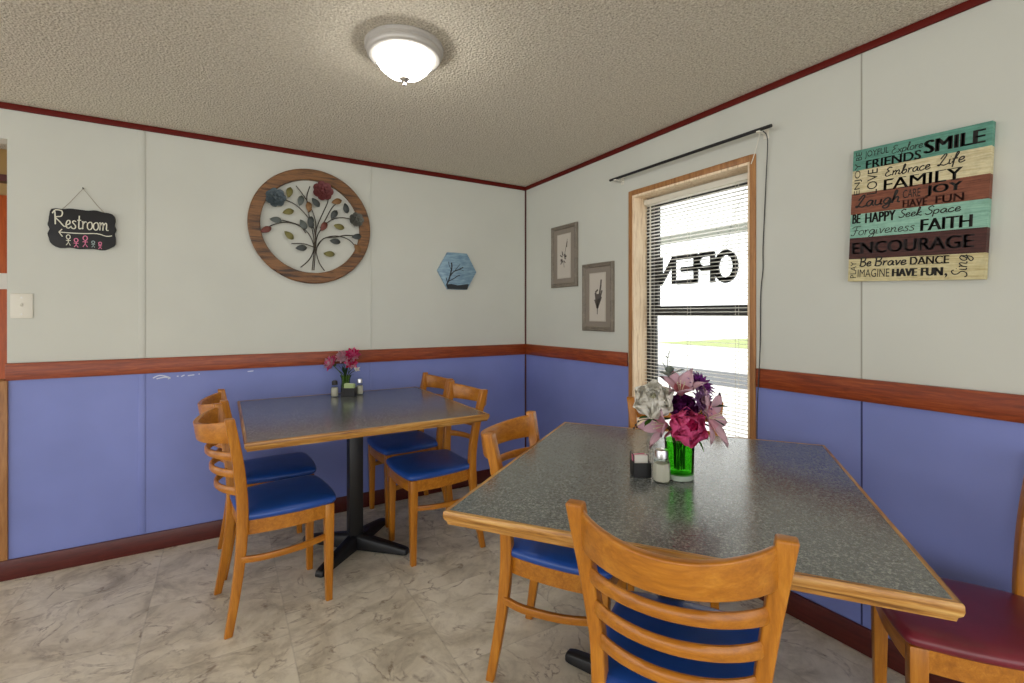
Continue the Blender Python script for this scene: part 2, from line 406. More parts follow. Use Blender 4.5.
# scuff marks where the blue paint is chipped
mb = MB()
for q in ([(-2.375, .922), (-2.35, .934), (-2.325, .93), (-2.30, .918), (-2.31, .914)], [(-2.36, .917), (-2.33, .923), (-2.31, .921)], [(-2.27, .924), (-2.262, .926)], [(-2.25, .922), (-2.235, .93)], [(-2.22, .925), (-2.19, .928)], [(-2.17, .93), (-2.165, .931)], [(-1.93, .93), (-1.90, .932)]):
    p = [(v.x, v.y) for v in cat_rom([(a, b, 0) for a, b in q], 4)]
    mb.ribbon(p, .006, -.0008)
struct(mb.build('trim_16', mat('bare white scuff', srgb(205, 210, 225), .7)))
# ------------------------------------------------------------------ window
win = MB()
cw = .028
win.box(-.008, 0, WY0-cw, WY0, WZ0-.03, WZ1+cw); win.box(-.008, 0, WY1, WY1+cw, WZ0-.03, WZ1+cw)
win.box(-.008, 0, WY0, WY1, WZ1, WZ1+cw); win.box(-.03, 0, WY0-cw, WY1+cw, WZ0-.03, WZ0)
wobj = struct(win.build('window_1', M_case, bevel=.003))
j = MB(); j.box(-.004, .104, WY0, WY0+.012, WZ0, WZ1); j.box(-.004, .104, WY1-.012, WY1, WZ0, WZ1)
j.box(-.004, .104, WY0+.012, WY1-.012, WZ1-.012, WZ1); j.box(-.004, .104, WY0+.012, WY1-.012, WZ0, WZ0+.012)
j.build('window_jamb', M_jamb, wobj)
sf = MB(); a, b = WY0+.012, WY1-.012; fw = .042
for x0, x1, z0, z1 in ((.150, .172, 1.27, WZ1-.012), (.130, .150, WZ0+.012, 1.30)):
    sf.box(x0, x1, a, a+fw, z0, z1); sf.box(x0, x1, b-fw, b, z0, z1)
    sf.box(x0, x1, a+fw, b-fw, z0, z0+fw); sf.box(x0, x1, a+fw, b-fw, z1-fw, z1)
for y0_, y1_ in ((a-.012, a+.020), (b-.020, b+.012)): sf.box(.106, .176, y0_, y1_, WZ0, WZ1)
sf.build('window_sash', M_dark, wobj, bevel=.002)
gp = MB(); gp.box(.160, .162, a+fw, b-fw, 1.312, WZ1-.054); gp.build('pane', M_glass, wobj)
gp = MB(); gp.box(.139, .141, a+fw, b-fw, WZ0+.054, 1.258); gp.build('pane', M_glass, wobj)

# outdoors as far as the window shows it
M_pale = mat('pale concrete', srgb(225, 222, 215), .8); M_road = mat('asphalt', srgb(96, 96, 98), .8)
M_lawn = mat('lawn', srgb(150, 165, 96), .9); t = NT(M_lawn); n = t.noise(t.coords('Object'), 6, 4); t.color(t.ramp(n.outputs[0], [(.3, srgb(120, 140, 80)), (.7, srgb(180, 185, 120))]))
mb = MB(); mb.box(.165, 40, -30, 40, -.7, -.6, 0); struct(mb.build('ground', M_pale))
mb = MB(); mb.box(9.0, 11.8, -30, 40, -.6, -.592); struct(mb.build('road', M_road))
mb = MB(); mb.box(22, 38, 9, 19, -.6, -.59); struct(mb.build('lawn', M_lawn))
M_beam = mat('grey painted beam', srgb(140, 142, 130), .7)
bm_ = MB(); bm_.box(1.50, 1.60, -6, 6, 1.935, 2.00); 
porch = thing('porch', 'grey porch beam on posts outside the blinds of the window', 'porch', (1.55, 0, -.6))
o = bm_.build('beam', M_beam, porch); o.location = (-1.55, 0, .6)
for py in (-4.5, 5.0):
    q = MB().box(-.05, .05, py-.05, py+.05, 0, 2.54).build('post', M_beam, porch)

# blind
bl = thing('window_blind', 'white mini blind with open slats hanging in the window', 'blind', (.088, 0, WZ0+.02))
by0, by1 = WY0+.016, WY1-.016; zb = -(WZ0+.02)
M_slat = bpy.data.materials.new('white slat'); M_slat.use_nodes = True
nt = M_slat.node_tree; pb = nt.nodes['Principled BSDF']; pb.inputs['Base Color'].default_value = srgb(236, 234, 226); pb.inputs['Roughness'].default_value = .45
tl = nt.nodes.new('ShaderNodeBsdfTranslucent'); tl.inputs[0].default_value = srgb(250, 248, 242); mx = nt.nodes.new('ShaderNodeMixShader'); mx.inputs[0].default_value = .6
nt.links.new(pb.outputs[0], mx.inputs[1]); nt.links.new(tl.outputs[0], mx.inputs[2]); nt.links.new(mx.outputs[0], nt.nodes['Material Output'].inputs[0])
MB().box(-.014, .016, by0, by1, 1.905+zb, 1.935+zb).build('headrail', M_plastic_w, bl, bevel=.002)
MB().box(-.012, .012, by0, by1, .485+zb, .497+zb).build('bottom_rail', M_plastic_w, bl, bevel=.002)
sl = MB(); z = .515; tilt = math.radians(4)
while z < 1.90:
    L = []
    for yy in (by0, by1):
        up = []; dn = []
        for k in range(5):
            u = -.0125+.025*k/4; arch = .0027*(1-(u/.0125)**2)
            X = u*math.cos(tilt); Zz = -u*math.sin(tilt)+arch
            up.append((X, yy, z+zb+Zz)); dn.append((X, yy, z+zb+Zz-.0004))
        L.append(up)
    sl.rings(L, False, False, 0, False); z += .0195
sl.build('slats', M_slat, bl)
ld = MB()
for yy in (by1-.055, by1-.31, by0+.11):
    ld.tube([(-.013, yy, .49+zb), (-.013, yy, 1.91+zb)], .0009, 5); ld.tube([(.013, yy, .49+zb), (.013, yy, 1.91+zb)], .0009, 5)
ld.build('ladder_cord', M_plastic_w, bl)
MB().tube([(-.02, by1-.055, 1.90+zb), (-.022, by1-.055, 1.2+zb)], .0035, 6).build('tilt_wand', M_plastic_w, bl)

# OPEN sign, facing out
def pt(px, py, x):     # a point on the plane at distance x from the right wall
    f = 479.78; yw = math.radians(31.0419)
    F = Vector((math.sin(yw), math.cos(yw), 0)); R = Vector((math.cos(yw), -math.sin(yw), 0))
    D = F+R*((px-512)/f)+Vector((0, 0, -(py-314.19)/f))
    return CAM+D*((x-CAM.x)/D.x)
op = thing('open_sign', 'dark block-letter OPEN sign seen reversed through the window blind', 'sign', (.118, 0, 1.50))
ob = MB()
def bar(p, q, wd=.026):
    (y0, z0), (y1, z1) = p, q; d = Vector((y1-y0, z1-z0)); d.normalize(); nn = Vector((-d.y, d.x))*wd/2; d = d*wd*.3
    c = [(y0-d.x+nn.x, z0-d.y+nn.y), (y1+d.x+nn.x, z1+d.y+nn.y), (y1+d.x-nn.x, z1+d.y-nn.y), (y0-d.x-nn.x, z0-d.y-nn.y)]
    vs = [(x, y, z) for x in (-.006, .006) for y, z in c]
    ob.add(vs, [(0, 1, 2, 3), (7, 6, 5, 4)]+[(i, (i+1) % 4, (i+1) % 4+4, i+4) for i in range(4)])
zB, zT = -.058, .079; M_sgn = mat('sign plastic', srgb(20, 20, 22), .5)
for k in range(24):
    g = lambda a: (-1.683+.053*math.cos(a), .006+.070*math.sin(a))
    bar(g(2*PI*k/24), g(2*PI*(k+1)/24))
ob.build('letter', M_sgn, op); ob = MB()
yP = -1.607
bar((yP, zB-.006), (yP, zT))
for k in range(8):
    g = lambda a: (yP+.052+.040*math.cos(a), .044+.036*math.sin(a))
    bar(g(-PI/2+PI*k/8), g(-PI/2+PI*(k+1)/8))
bar((yP, zT), (yP+.055, zT)); bar((yP, .008), (yP+.055, .008))
ob.build('letter', M_sgn, op); ob = MB()
yE = -1.504
bar((yE, zB), (yE, zT)); bar((yE, zB), (yE+.115, zB)); bar((yE, zT), (yE+.115, zT)); bar((yE, .012), (yE+.09, .012))
ob.build('letter', M_sgn, op); ob = MB()
yN = -1.358
bar((yN, zB), (yN, zT+.006)); bar((yN+.095, zB+.006), (yN+.095, zT+.008)); bar((yN, zT), (yN+.095, zB))
ob.build('letter', M_sgn, op)
ch = MB()
ch.tube([(0, -1.683, .085), (0, -1.72, .24), (0, -1.80, .40)], .0016, 5); ch.tube([(0, -1.683, .085), (0, -1.63, .2), (0, -1.54, .40)], .0012, 5)
ch.build('hanging_chain', M_dark, op); ch = MB()
ch.tube([(0, -1.30, .085), (0, -1.33, .17), (0, -1.36, .40)], .0012, 5)
ch.build('hanging_chain', M_dark, op)

# curtain rod
rd = thing('curtain_rod', 'thin black curtain rod fixed above the window', 'curtain rod', (0, 0, 2.10))
p0 = pt(610, 180.5, -.055); p1 = pt(771.5, 125.5, -.055)
MB().tube([(p0.x, p0.y, p0.z-2.10), (p1.x, p1.y, p1.z-2.10)], .0075, 12).build('rod', M_black, rd)
for yy in (p0.y-.05, p1.y+.055):
    zz = p0.z-2.10+(p1.z-p0.z)*(yy-p0.y)/(p1.y-p0.y)
    q = MB(); q.tube([(0, yy, zz-.012), (-.05, yy, zz-.009)], .004, 8); q.box(-.066, -.044, yy-.008, yy+.008, zz-.013, zz-.006); q.box(-.004, 0, yy-.012, yy+.012, zz-.03, zz+.012)
    q.build('bracket', M_plastic_w, rd, bevel=.001)
# hanging cord
pp = [pt(763, 131, -.04), pt(767.5, 140, -.02), pt(766, 180, -.008), pt(765, 203, -.006), pt(763, 247, -.006), pt(763, 269, -.006), pt(760.8, 293, -.006), pt(760.4, 337, -.006), pt(759.7, 358, -.02), pt(759.0, 372, -.023), pt(757.6, 400, -.021), pt(756.9, 430, -.02), pt(757.2, 500, -.02)]
tag(MB().tube(cat_rom(pp, 5), .0022, 6).build('cable', M_dark), 'thin dark cable hanging down the wall right of the window from the curtain rod', 'cable')
pp = [pt(760.5, 130, -.05), pt(757, 145, -.03), pt(753.5, 157, -.021), pt(751, 164, -.021)]
tag(MB().tube(cat_rom(pp, 5), .0018, 6).build('string', M_plastic_w), 'short pale string tied from the curtain rod end to the window casing corner', 'string')
# ------------------------------------------------------------------ ceiling light
LX, LY = -1.469, -1.448
cl_ = thing('ceiling_light', 'round flush ceiling light with a glowing glass dome', 'ceiling light', (LX, LY, CEIL_Z))
MB().lathe([(0, 0), (.140, 0), (.145, -.005), (.144, -.016), (.137, -.022), (.139, -.030), (.136, -.040), (.128, -.046), (.104, -.047), (.102, -.03), (0, -.03)], 48).build('base_ring', mat('satin grey metal', srgb(190, 186, 180), .4, .5, .3), cl_)
M_dome = bpy.data.materials.new('lit frosted glass'); M_dome.use_nodes = True
pb = M_dome.node_tree.nodes['Principled BSDF']; pb.inputs['Base Color'].default_value = (.9, .88, .82, 1)
pb.inputs['Emission Color'].default_value = (1, .975, .91, 1); pb.inputs['Emission Strength'].default_value = LAMP_STRENGTH
MB().lathe([(.107, -.042), (.107, -.047), (.102, -.064), (.089, -.083), (.069, -.101), (.045, -.113), (.020, -.119), (0, -.121)], 40).build('glass_dome', M_dome, cl_)
MB().lathe([(0, -.114), (.018, -.117), (.020, -.123), (.013, -.131), (.006, -.135), (.005, -.142), (.007, -.146), (0, -.152)], 20).build('finial', M_chrome, cl_)

# a twin lamp added unseen behind the camera to brighten the floor
dup(cl_, (-2.25, -4.75, CEIL_Z), 0, 'added fill light, unseen behind the viewpoint, shaped like the ceiling light')

# ------------------------------------------------------------------ chairs
def outline(k=1.0, n=5):
    """seat outline, bowed sides, local x,y"""
    half = [(0, .196), (.09, .192), (.155, .182), (.176, .168), (.182, .13), (.186, .05), (.180, -.04), (.168, -.12), (.156, -.165), (.14, -.178), (.07, -.18), (0, -.18)]
    pts = [(x, y) for x, y in half]+[(-x, y) for x, y in half[-2:0:-1]]
    c = cat_rom([(x, y, 0) for x, y in pts+[pts[0]]], 3)[:-1]
    return [(v.x*k, v.y*k) for v in c]
def sweep(mb, path, hw, hz, up=(0, 0, 1), taper=None):
    """rectangular bar along a path; hw half thickness sideways, hz half height (number or list)"""
    P = [Vector(p) for p in path]; L = []; up = Vector(up)
    for i, p in enumerate(P):
        d = (P[min(i+1, len(P)-1)]-P[max(i-1, 0)]).normalized()
        s_ = d.cross(up).normalized(); u_ = up
        a = hw[i] if isinstance(hw, list) else hw; b = hz[i] if isinstance(hz, list) else hz
        L.append([tuple(p+s_*a+u_*b), tuple(p-s_*a+u_*b), tuple(p-s_*a-u_*b), tuple(p+s_*a-u_*b)])
    mb.rings(L)
def postx(z):
    k = [(0, .184), (.2, .170), (.42, .158), (.55, .161), (.68, .177), (.90, .206)]
    for (a, p), (b, q) in zip(k, k[1:]):
        if z <= b: return p+(q-p)*(z-a)/(b-a)
    return k[-1][1]
def make_chair(seat_mat, label):
    t = thing('dining_chair', label, 'chair', (0, 0, 0), 0, 'ladder-back dining chairs')
    # cushion
    mb = MB(); L = []
    for k, z in ((.97, .428), (1.015, .432), (1.045, .440), (1.05, .448), (1.03, .457), (.95, .464), (.8, .469), (.55, .472), (.25, .4735)):
        L.append([(x, y+.004, z) for x, y in outline(k)])
    mb.rings(L); mb.build('seat_cushion', seat_mat, t, sharp=60)
    # seat frame
    mb = MB(); o_ = outline(.985); i_ = outline(.88)
    mb.rings([[(x, y, .372) for x, y in o_], [(x, y, .430) for x, y in o_], [(x, y, .430) for x, y in i_], [(x, y, .372) for x, y in i_], [(x, y, .372) for x, y in o_]], False, False)
    mb.build('seat_frame', M_wood_h, t, sharp=30)
    prof = cat_rom([(0, -.226, 0), (0, -.202, .14), (0, -.183, .28), (0, -.174, .42), (0, -.176, .53), (0, -.192, .68), (0, -.224, .858)], 4)
    for s in (-1, 1):
        mb = MB()
        L = []
        for v in prof:
            x = s*postx(v.z)
            k = min(1, .72+v.z/.42*.28); hx, hy = .0155*k+max(0, v.z-.6)*.014, .021*k
            if v.z > .6: hy = .021-.004*(v.z-.6)/.26
            L.append([(x+hx, v.y+hy, v.z), (x-hx, v.y+hy, v.z), (x-hx, v.y-hy, v.z), (x+hx, v.y-hy, v.z)])
        mb.rings(L); mb.build('back_post', M_wood_v, t, bevel=.005, seg=3)
        mb = MB(); cx, cy = s*.161, .163
        L = []
        for z, h in ((0, .0135), (.18, .0165), (.34, .0195), (.429, .0195)):
            L.append([(cx+h, cy+h, z), (cx-h, cy+h, z), (cx-h, cy-h, z), (cx+h, cy-h, z)])
        mb.rings(L); mb.build('leg', M_wood_v, t, bevel=.003)
        mb = MB(); path = cat_rom([(s*.168, -.187, .285), (s*.198, -.10, .285), (s*.196, .04, .285), (s*.163, .155, .285)], 5)
        sweep(mb, path, .008, .0125); mb.build('stretcher', M_wood_d, t, bevel=.003)
    # top rail
    def arc(bow, y0, z, n=16, wx=.188, dip=0.0):
        return [(-wx+2*wx*i/n, y0-bow*(1-(2*i/n-1)**2)**.8, z-dip*(1-(2*i/n-1)**2)) for i in range(n+1)]
    mb = MB(); L = []
    for x, y, z in arc(.108, -.214, 0, 20, .194, .024):
        zt, zb_ = .848+z, .758+z*.3
        L.append([(x, y+.013, zt), (x, y-.009, zt), (x, y+.003, zb_), (x, y+.023, zb_)])
    mb.rings(L); mb.build('top_rail', M_wood_h, t, bevel=.005, seg=3)
    for z, bow, y0 in ((.702, .088, -.194), (.630, .080, -.186), (.556, .070, -.179)):
        mb = MB(); L = []
        pa = arc(bow, y0, z, 20, postx(z)+.002)
        for i, (x, y, zz) in enumerate(pa):
            q = abs(2*i/20-1); hz = .0145+.003*q**3
            L.append([(x, y+.008, zz+hz*.6), (x, y+.003, zz+hz), (x, y-.003, zz+hz), (x, y-.008, zz+hz*.6), (x, y-.008, zz-hz*.6), (x, y-.003, zz-hz), (x, y+.003, zz-hz), (x, y+.008, zz-hz*.6)])
        mb.rings(L); mb.build('back_slat', M_wood_h, t, sharp=50)
    return t
ch0 = make_chair(M_bluev, 'wooden ladder-back chair with blue seat, nearest the camera at the left wall table')
spots = [
 ('wooden ladder-back chair with blue seat, nearest the camera at the left wall table', -1.830, -.812, 6),
 ('blue-seated wooden chair at the left wall table, behind the nearest left chair', -1.832, -.345, 1.9),
 ('blue-seated wooden chair right of the wall table, the nearer one shown whole', -1.076, -.706, 182),
 ('blue-seated wooden chair at the wall table, half hidden behind the nearer right chair', -1.054, -.205, 182),
 ('wooden chair at the left side of the front table, blue seat mostly under the tabletop', -.980, -1.815, -54.4),
 ('large foreground wooden chair seen from behind, slatted curved back against the front table', -1.100, -2.418, 34.0),
 ('wooden chair in front of the window, only a back post showing behind the white rose', -.378, -1.770, 219)]
for i, (lb, x, y, a) in enumerate(spots):
    if i == 0: ch0.location = (x, y, 0); ch0.rotation_euler = (0, 0, math.radians(a-90))
    else: dup(ch0, (x, y, 0), math.radians(a-90), lb)
hc = dup(ch0, (-.3185, -2.726, 0), math.radians(125-90), 'wooden chair with a burgundy seat at the right edge, beside the blue wall')
for c in hc.children:
    if c.name.startswith('seat_cushion'):
        c.data = c.data.copy(); c.data.materials[0] = M_redv; c['label'] = 'burgundy vinyl seat cushion'

# ------------------------------------------------------------------ tables
TH = .763
def make_table(name, label, cx, cy, rz, lx, ly, arm_rot, arm_len):
    t = thing(name, label, 'table', (cx, cy, 0), rz)
    a, b, e = lx/2, ly/2, .011
    MB().box(-a+e, a-e, -b+e, b-e, TH-.034, TH-.0005).build('tabletop', M_lam, t)
    prof = [(0, 0), (.0095, 0), (.0115, -.003), (.012, -.014), (.010, -.022), (.005, -.028), (.003, -.036), (-.006, -.036)]
    for k in range(4):
        L = []; hl, hw = ((a, b), (b, a))[k % 2]
        mb = MB(); R_ = Matrix.Rotation(k*PI/2, 4, 'Z')
        for s in (-1, 1):
            L.append([tuple(R_ @ Vector((s*(hl-e+p), -(hw-e+p), TH+z))) for p, z in prof])
        mb.rings(L)
        mb.build('edge_band', M_oak_x if k % 2 == 0 else M_oak_y, t, sharp=35)
    mb = MB(); mb.box(-.15, .15, -.15, .15, TH-.046, TH-.035); mb.box(-.036, .036, -.036, .036, .05, TH-.045)
    mb.build('pedestal_column', M_black, t, bevel=.004)
    for k in range(4):
        mb = MB(); R_ = Matrix.Rotation(arm_rot-rz+k*PI/2, 4, 'Z'); L = []
        for d, h, w_ in ((.0, .085, .036), (.06, .075, .034), (.2, .052, .030), (arm_len-.03, .036, .028), (arm_len-.008, .030, .024), (arm_len, .02, .016)):
            z0 = .008
            L.append([(d, w_, z0), (d, w_*.8, z0+h*.8), (d, w_*.4, z0+h), (d, -w_*.4, z0+h), (d, -w_*.8, z0+h*.8), (d, -w_, z0)])
        mb.rings(L, M=R_); mb.lathe([(0, 0), (.014, 0), (.014, .01), (0, .012)], 12, M=R_ @ Matrix.Translation((arm_len-.03, 0, 0)))
        mb.build('base_arm', M_black, t, bevel=.003)
    return t
make_table('dining_table', 'grey square table with oak edge standing against the wall under the round tree art', -1.442, -.537, 0, 1.078, 1.062, math.radians(45), .315)
make_table('dining_table', 'large speckled grey table in the foreground, turned at an angle before the window', -.822, -2.149, math.radians(-53.5), 1.036, 1.096, math.radians(113), .385)

# ------------------------------------------------------------------ things on the back wall (local x right, z up, -y into the room)
# chalkboard
cb = thing('restroom_sign', 'small black chalkboard sign reading Restroom, hung by a string on the left wall', 'sign', (-2.658, 0, 1.692))
M_board = mat('chalkboard black', srgb(22, 22, 24), .6)
M_chw = mat('white chalk', srgb(226, 224, 205), .8); M_chp = mat('pink chalk', srgb(228, 130, 165), .8); M_chg = mat('grey chalk', srgb(150, 165, 165), .8)
bw, bh = .256, .196
po = []
n = 64
for i in range(n):
    a = 2*PI*i/n; c, s_ = math.cos(a), math.sin(a)
    k = 1/max(abs(c)**6+abs(s_)**6, 1e-6)**(1/6)
    x, z = bw/2*c*k, bh/2*s_*k
    wv = 1+.022*math.sin(a*11+.6)+.012*math.sin(a*17)
    po.append((x*wv, z*wv))
MB().prism(po, -.018, -.004).build('board', M_board, cb, bevel=.003)
mb = MB(); U = lambda u: -bw/2+u*bw
V = lambda v: bh/2-v*bh
script(mb, 'R', U(.06), U(.25), V(.42), bh*.36, .0052, -.0192, 0)
script(mb, 'estroom', U(.245), U(.90), V(.50), bh*.40, .0048, -.0192, .05)
def pen(pts, wd=.004, smooth=True, m=None):
    p = [(U(a), V(b)) for a, b in pts]
    if smooth: p = [(v.x, v.y) for v in cat_rom([(a, b, 0) for a, b in p], 4)]
    (m or mb).ribbon(p, wd, -.0192)
pen([(.95, .62), (.86, .64), (.72, .59), (.5, .61), (.3, .615), (.16, .61)], .0045); pen([(.2, .53), (.155, .61), (.205, .72)], .0045, False)
mb.build('chalk_lettering', M_chw, cb)
def stick(u, v0, v1, k, m):
    h = v1-v0
    pen([(u+.028*k*math.cos(a_*PI/5), v0+h*.22+h*.2*math.sin(a_*PI/5)) for a_ in range(11)], .0038, True, m)
    pen([(u, v0+h*.42), (u, v0+h*.72)], .0036, False, m); pen([(u-.035*k, v0+h*.55), (u+.035*k, v0+h*.55)], .0034, False, m)
    pen([(u-.03*k, v1), (u, v0+h*.72), (u+.03*k, v1)], .0034, False, m)
m1 = MB(); stick(.29, .66, .93, 1, m1); m1.build('chalk_figure', M_chw, cb)
for a_ in ((.405, .74, .97, 1), (.54, .66, .95, 1.15), (.765, .80, .98, .8)):
    m1 = MB(); stick(*a_, m1); m1.build('chalk_figure', M_chp, cb)
m1 = MB(); stick(.66, .78, .95, .8, m1); m1.build('chalk_figure', M_chg, cb)
mb = MB(); mb.tube([(-.082, -.016, bh/2-.012), (-.05, -.014, bh/2+.03), (0, -.008, .207), (.055, -.014, bh/2+.03), (.088, -.016, bh/2-.012)], .0015, 6); mb.build('string', mat('twine', srgb(150, 142, 122), .8), cb)
MB().tube([(0, 0, .207), (0, -.014, .209)], .0028, 8).build('nail', M_dark, cb)

# light switch
ls = thing('light_switch', 'white light switch plate beside the opening on the left wall', 'light switch', (-2.883, 0, 1.305))
MB().box(-.040, .040, -.006, 0, -.060, .060).build('plate', M_plastic_w, ls, bevel=.003)
mb = MB(); mb.box(-.006, .006, -.0075, -.005, -.013, .013); mb.add([(-.004, -.006, -.004), (.004, -.006, -.004), (.004, -.006, .008), (-.004, -.006, .008), (-.003, -.018, .008), (.003, -.018, .008), (.003, -.018, .013), (-.003, -.018, .013)], [(0, 1, 5, 4), (1, 2, 6, 5), (2, 3, 7, 6), (3, 0, 4, 7), (4, 5, 6, 7), (0, 3, 2, 1)])
mb.build('toggle', M_plastic_w, ls)
mb = MB()
for z in (-.040, .040): MB().lathe([(0, 0), (.0035, 0), (.003, .0015), (0, .002)], 10, M=Matrix.Translation((0, -.006, z)) @ Matrix.Rotation(PI/2, 4, 'X')).build('screw', M_chrome, ls)

# round tree art
ta = thing('tree_wall_art', 'round wooden ring with metal tree of leaves and flowers on the left wall', 'wall art', (-1.580, 0, 1.806))
M_ring = mat('barrel wood', srgb(120, 78, 40), .5); t = NT(M_ring); v = t.coords('Object', (2.2, 8, 26), (0, .12, 0)); nn = t.noise(v, 2.2, 6, .7, .5)
t.color(t.ramp(nn.outputs[0], [(.34, srgb(44, 26, 12)), (.46, srgb(102, 66, 32)), (.58, srgb(136, 92, 48)), (.7, srgb(70, 42, 20))]))
mb = MB(); R0, R1 = .352, .287
mb.lathe([(R1, .004), (R0-.004, .004), (R0, .010), (R0, .030), (R0-.006, .036), (R1+.004, .036), (R1, .032), (R1, .004)], 96, M=Matrix.Rotation(PI/2, 4, 'X'))
mb.build('ring', M_ring, ta)
sc = .352/346.0
def Q(x, y, d=-.026): return ((x-367)*sc, d, -(y-347)*sc)   # traced layout of the wires, turned into metres
M_wire = mat('dark bronze wire', srgb(62, 54, 46), .45, .5, .6)
mb = MB()
for st in ([(365, 612), (372, 540), (378, 480), (382, 440)], [(375, 612), (380, 540), (384, 480), (384, 420)],
           [(300, 598), (340, 560), (366, 515), (374, 465), (350, 400), (300, 352), (220, 335), (150, 358), (110, 388)],
           [(436, 612), (408, 570), (392, 520), (384, 470), (385, 400), (395, 340), (430, 250), (456, 180), (440, 130)],
           [(376, 480), (384, 420), (372, 350), (330, 280), (270, 225), (190, 195)],
           [(386, 480), (390, 420), (410, 370), (470, 300), (540, 275), (620, 285)],
           [(388, 500), (400, 450), (440, 410), (510, 392), (580, 410), (630, 460)],
           [(378, 470), (372, 400), (355, 320), (340, 240), (335, 170), (352, 105)],
           [(384, 430), (386, 330), (365, 250), (320, 170), (275, 112)],
           [(250, 458), (320, 456), (372, 470)], [(394, 470), (430, 415), (500, 400), (560, 384), (630, 382)],
           [(410, 350), (430, 320), (480, 220), (520, 180)], [(330, 390), (290, 345), (200, 325)]):
    mb.tube(cat_rom([Q(*p) for p in st], 5), .0032, 6)
mb.build('branches', M_wire, ta)
def leaf_plate(mb, x, y, ang, L=66, W=36):
    c = Q(x, y, -.033); M_ = Matrix.Translation(c) @ Matrix.Rotation(-math.radians(ang), 4, 'Y')
    n = 8; top = []; bot = []
    for i in range(n+1):
        u = -1+2*i/n; wd = W*sc/2*(1-u*u)**.75*(1+.25*u)
        for vv in (-1, 0, 1): top.append((u*L*sc/2, -.004*(1-u*u)-(.003 if vv == 0 else 0), vv*wd))
    fs = [(i*3+k, i*3+k+1, (i+1)*3+k+1, (i+1)*3+k) for i in range(n) for k in (0, 1)]
    m_ = len(top); vs = top+[(a_, b_+.0015, c_) for a_, b_, c_ in top]
    mb.add(vs, fs+[tuple(q+m_ for q in f[::-1]) for f in fs], 0, M_)
LM = {'o': mat('olive leaf', srgb(104, 98, 48), .45, .5, .4), 'g': mat('grey leaf', srgb(78, 84, 80), .45, .5, .4), 'r': mat('rust leaf', srgb(96, 48, 38), .45, .5, .4), 'b': mat('bronze leaf', srgb(116, 82, 44), .45, .5, .4), 'k': mat('dark leaf', srgb(56, 60, 58), .45, .5, .4)}
for x, y, a, c in ((238, 158, 80, 'o'), (300, 200, 78, 'g'), (346, 232, 92, 'b'), (384, 200, -48, 'k'), (232, 273, 18, 'o'), (166, 328, -4, 'g'), (114, 390, 28, 'r'), (236, 412, -42, 'o'), (314, 340, -58, 'g'), (355, 330, -72, 'k'), (303, 482, 6, 'k'), (462, 508, 0, 'o'), (497, 428, -4, 'k'), (430, 342, 62, 'r'), (520, 335, -12, 'o'), (490, 262, 58, 'k'), (562, 215, -78, 'k'), (506, 180, 20, 'b'), (628, 388, 8, 'k'), (632, 462, -55, 'b'), (355, 318, 80, 'k')):
    mb = MB(); leaf_plate(mb, x, y, a); mb.build('leaf', LM[c], ta)
def metal_flower(x, y, r, m):
    mb = MB(); c = Q(x, y, -.036)
    for lay, (n_, rr_, dz) in enumerate(((7, 1.0, 0), (6, .72, .006), (5, .42, .011))):
        for k in range(n_):
            a = 2*PI*k/n_+lay*.4; px_, pz_ = c[0]+math.cos(a)*r*sc*rr_*.6, c[2]+math.sin(a)*r*sc*rr_*.6
            mb.lathe([(0, -.002), (r*sc*rr_*.25, -.001), (r*sc*rr_*.46, .004), (r*sc*rr_*.44, .0055), (r*sc*rr_*.2, .002), (0, .001)], 10, M=Matrix.Translation((px_, c[1]-dz, pz_)) @ Matrix.Rotation(PI/2, 4, 'X'))
    mb.lathe([(0, 0), (.008, .004), (.009, .010), (0, .014)], 10, M=Matrix.Translation((c[0], c[1]-.010, c[2])) @ Matrix.Rotation(PI/2, 4, 'X'))
    mb.build('metal_flower', m, ta)
metal_flower(165, 198, 54, mat('blue grey metal petals', srgb(66, 78, 84), .45, .5, .4))
metal_flower(426, 125, 58, mat('wine metal petals', srgb(98, 42, 42), .45, .5, .4))
metal_flower(626, 280, 44, mat('grey green metal petals', srgb(86, 86, 78), .45, .5, .4))

# hexagon plaque
hx = thing('hexagon_plaque', 'small blue hexagon plaque with a dark branch on the wall near the corner', 'plaque', (-.600, 0, 1.576))
M_hex = mat('pale blue glaze', srgb(128, 160, 182), .4); t = NT(M_hex); nn = t.noise(t.coords('Object', (3, 1, 14)), 5, 4); t.color(t.ramp(nn.outputs[0], [(.35, srgb(104, 136, 160)), (.65, srgb(146, 176, 192))]))
hexp = [(.153*math.cos(PI*k/3), .153*math.sin(PI*k/3)) for k in range(6)]
MB().prism(hexp, -.022, 0).build('panel', M_hex, hx, bevel=.003)
mb = MB()
M_ink = mat('dark paint', srgb(34, 40, 44), .6)
for st, wd in (([(-.085, -.098), (-.07, -.07), (-.055, -.02), (-.045, .03), (-.048, .06)], .010), ([(-.07, -.075), (-.03, -.055), (.0, -.035), (.02, -.03)], .006), ([(-.06, -.04), (-.03, -.005), (.01, .012), (.045, .03)], .008), ([(-.02, .003), (.0, .03), (.02, .05)], .004), ([(-.05, .01), (-.066, .04), (-.07, .065)], .004), ([(.015, .014), (.05, .005)], .003), ([(-.09, -.05), (-.08, -.08)], .005)):
    p = [(v.x, v.y) for v in cat_rom([(a, b, 0) for a, b in st], 4)]; mb.ribbon(p, wd, -.0232)
mb.build('painted_branch', M_ink, hx)
mb = MB(); mb.prism([(-.090, -.098), (-.05, -.094), (0, -.102), (.05, -.096), (.088, -.090), (.078, -.130), (-.078, -.130)], -.0232, -.021); mb.build('painted_ground', M_ink, hx)

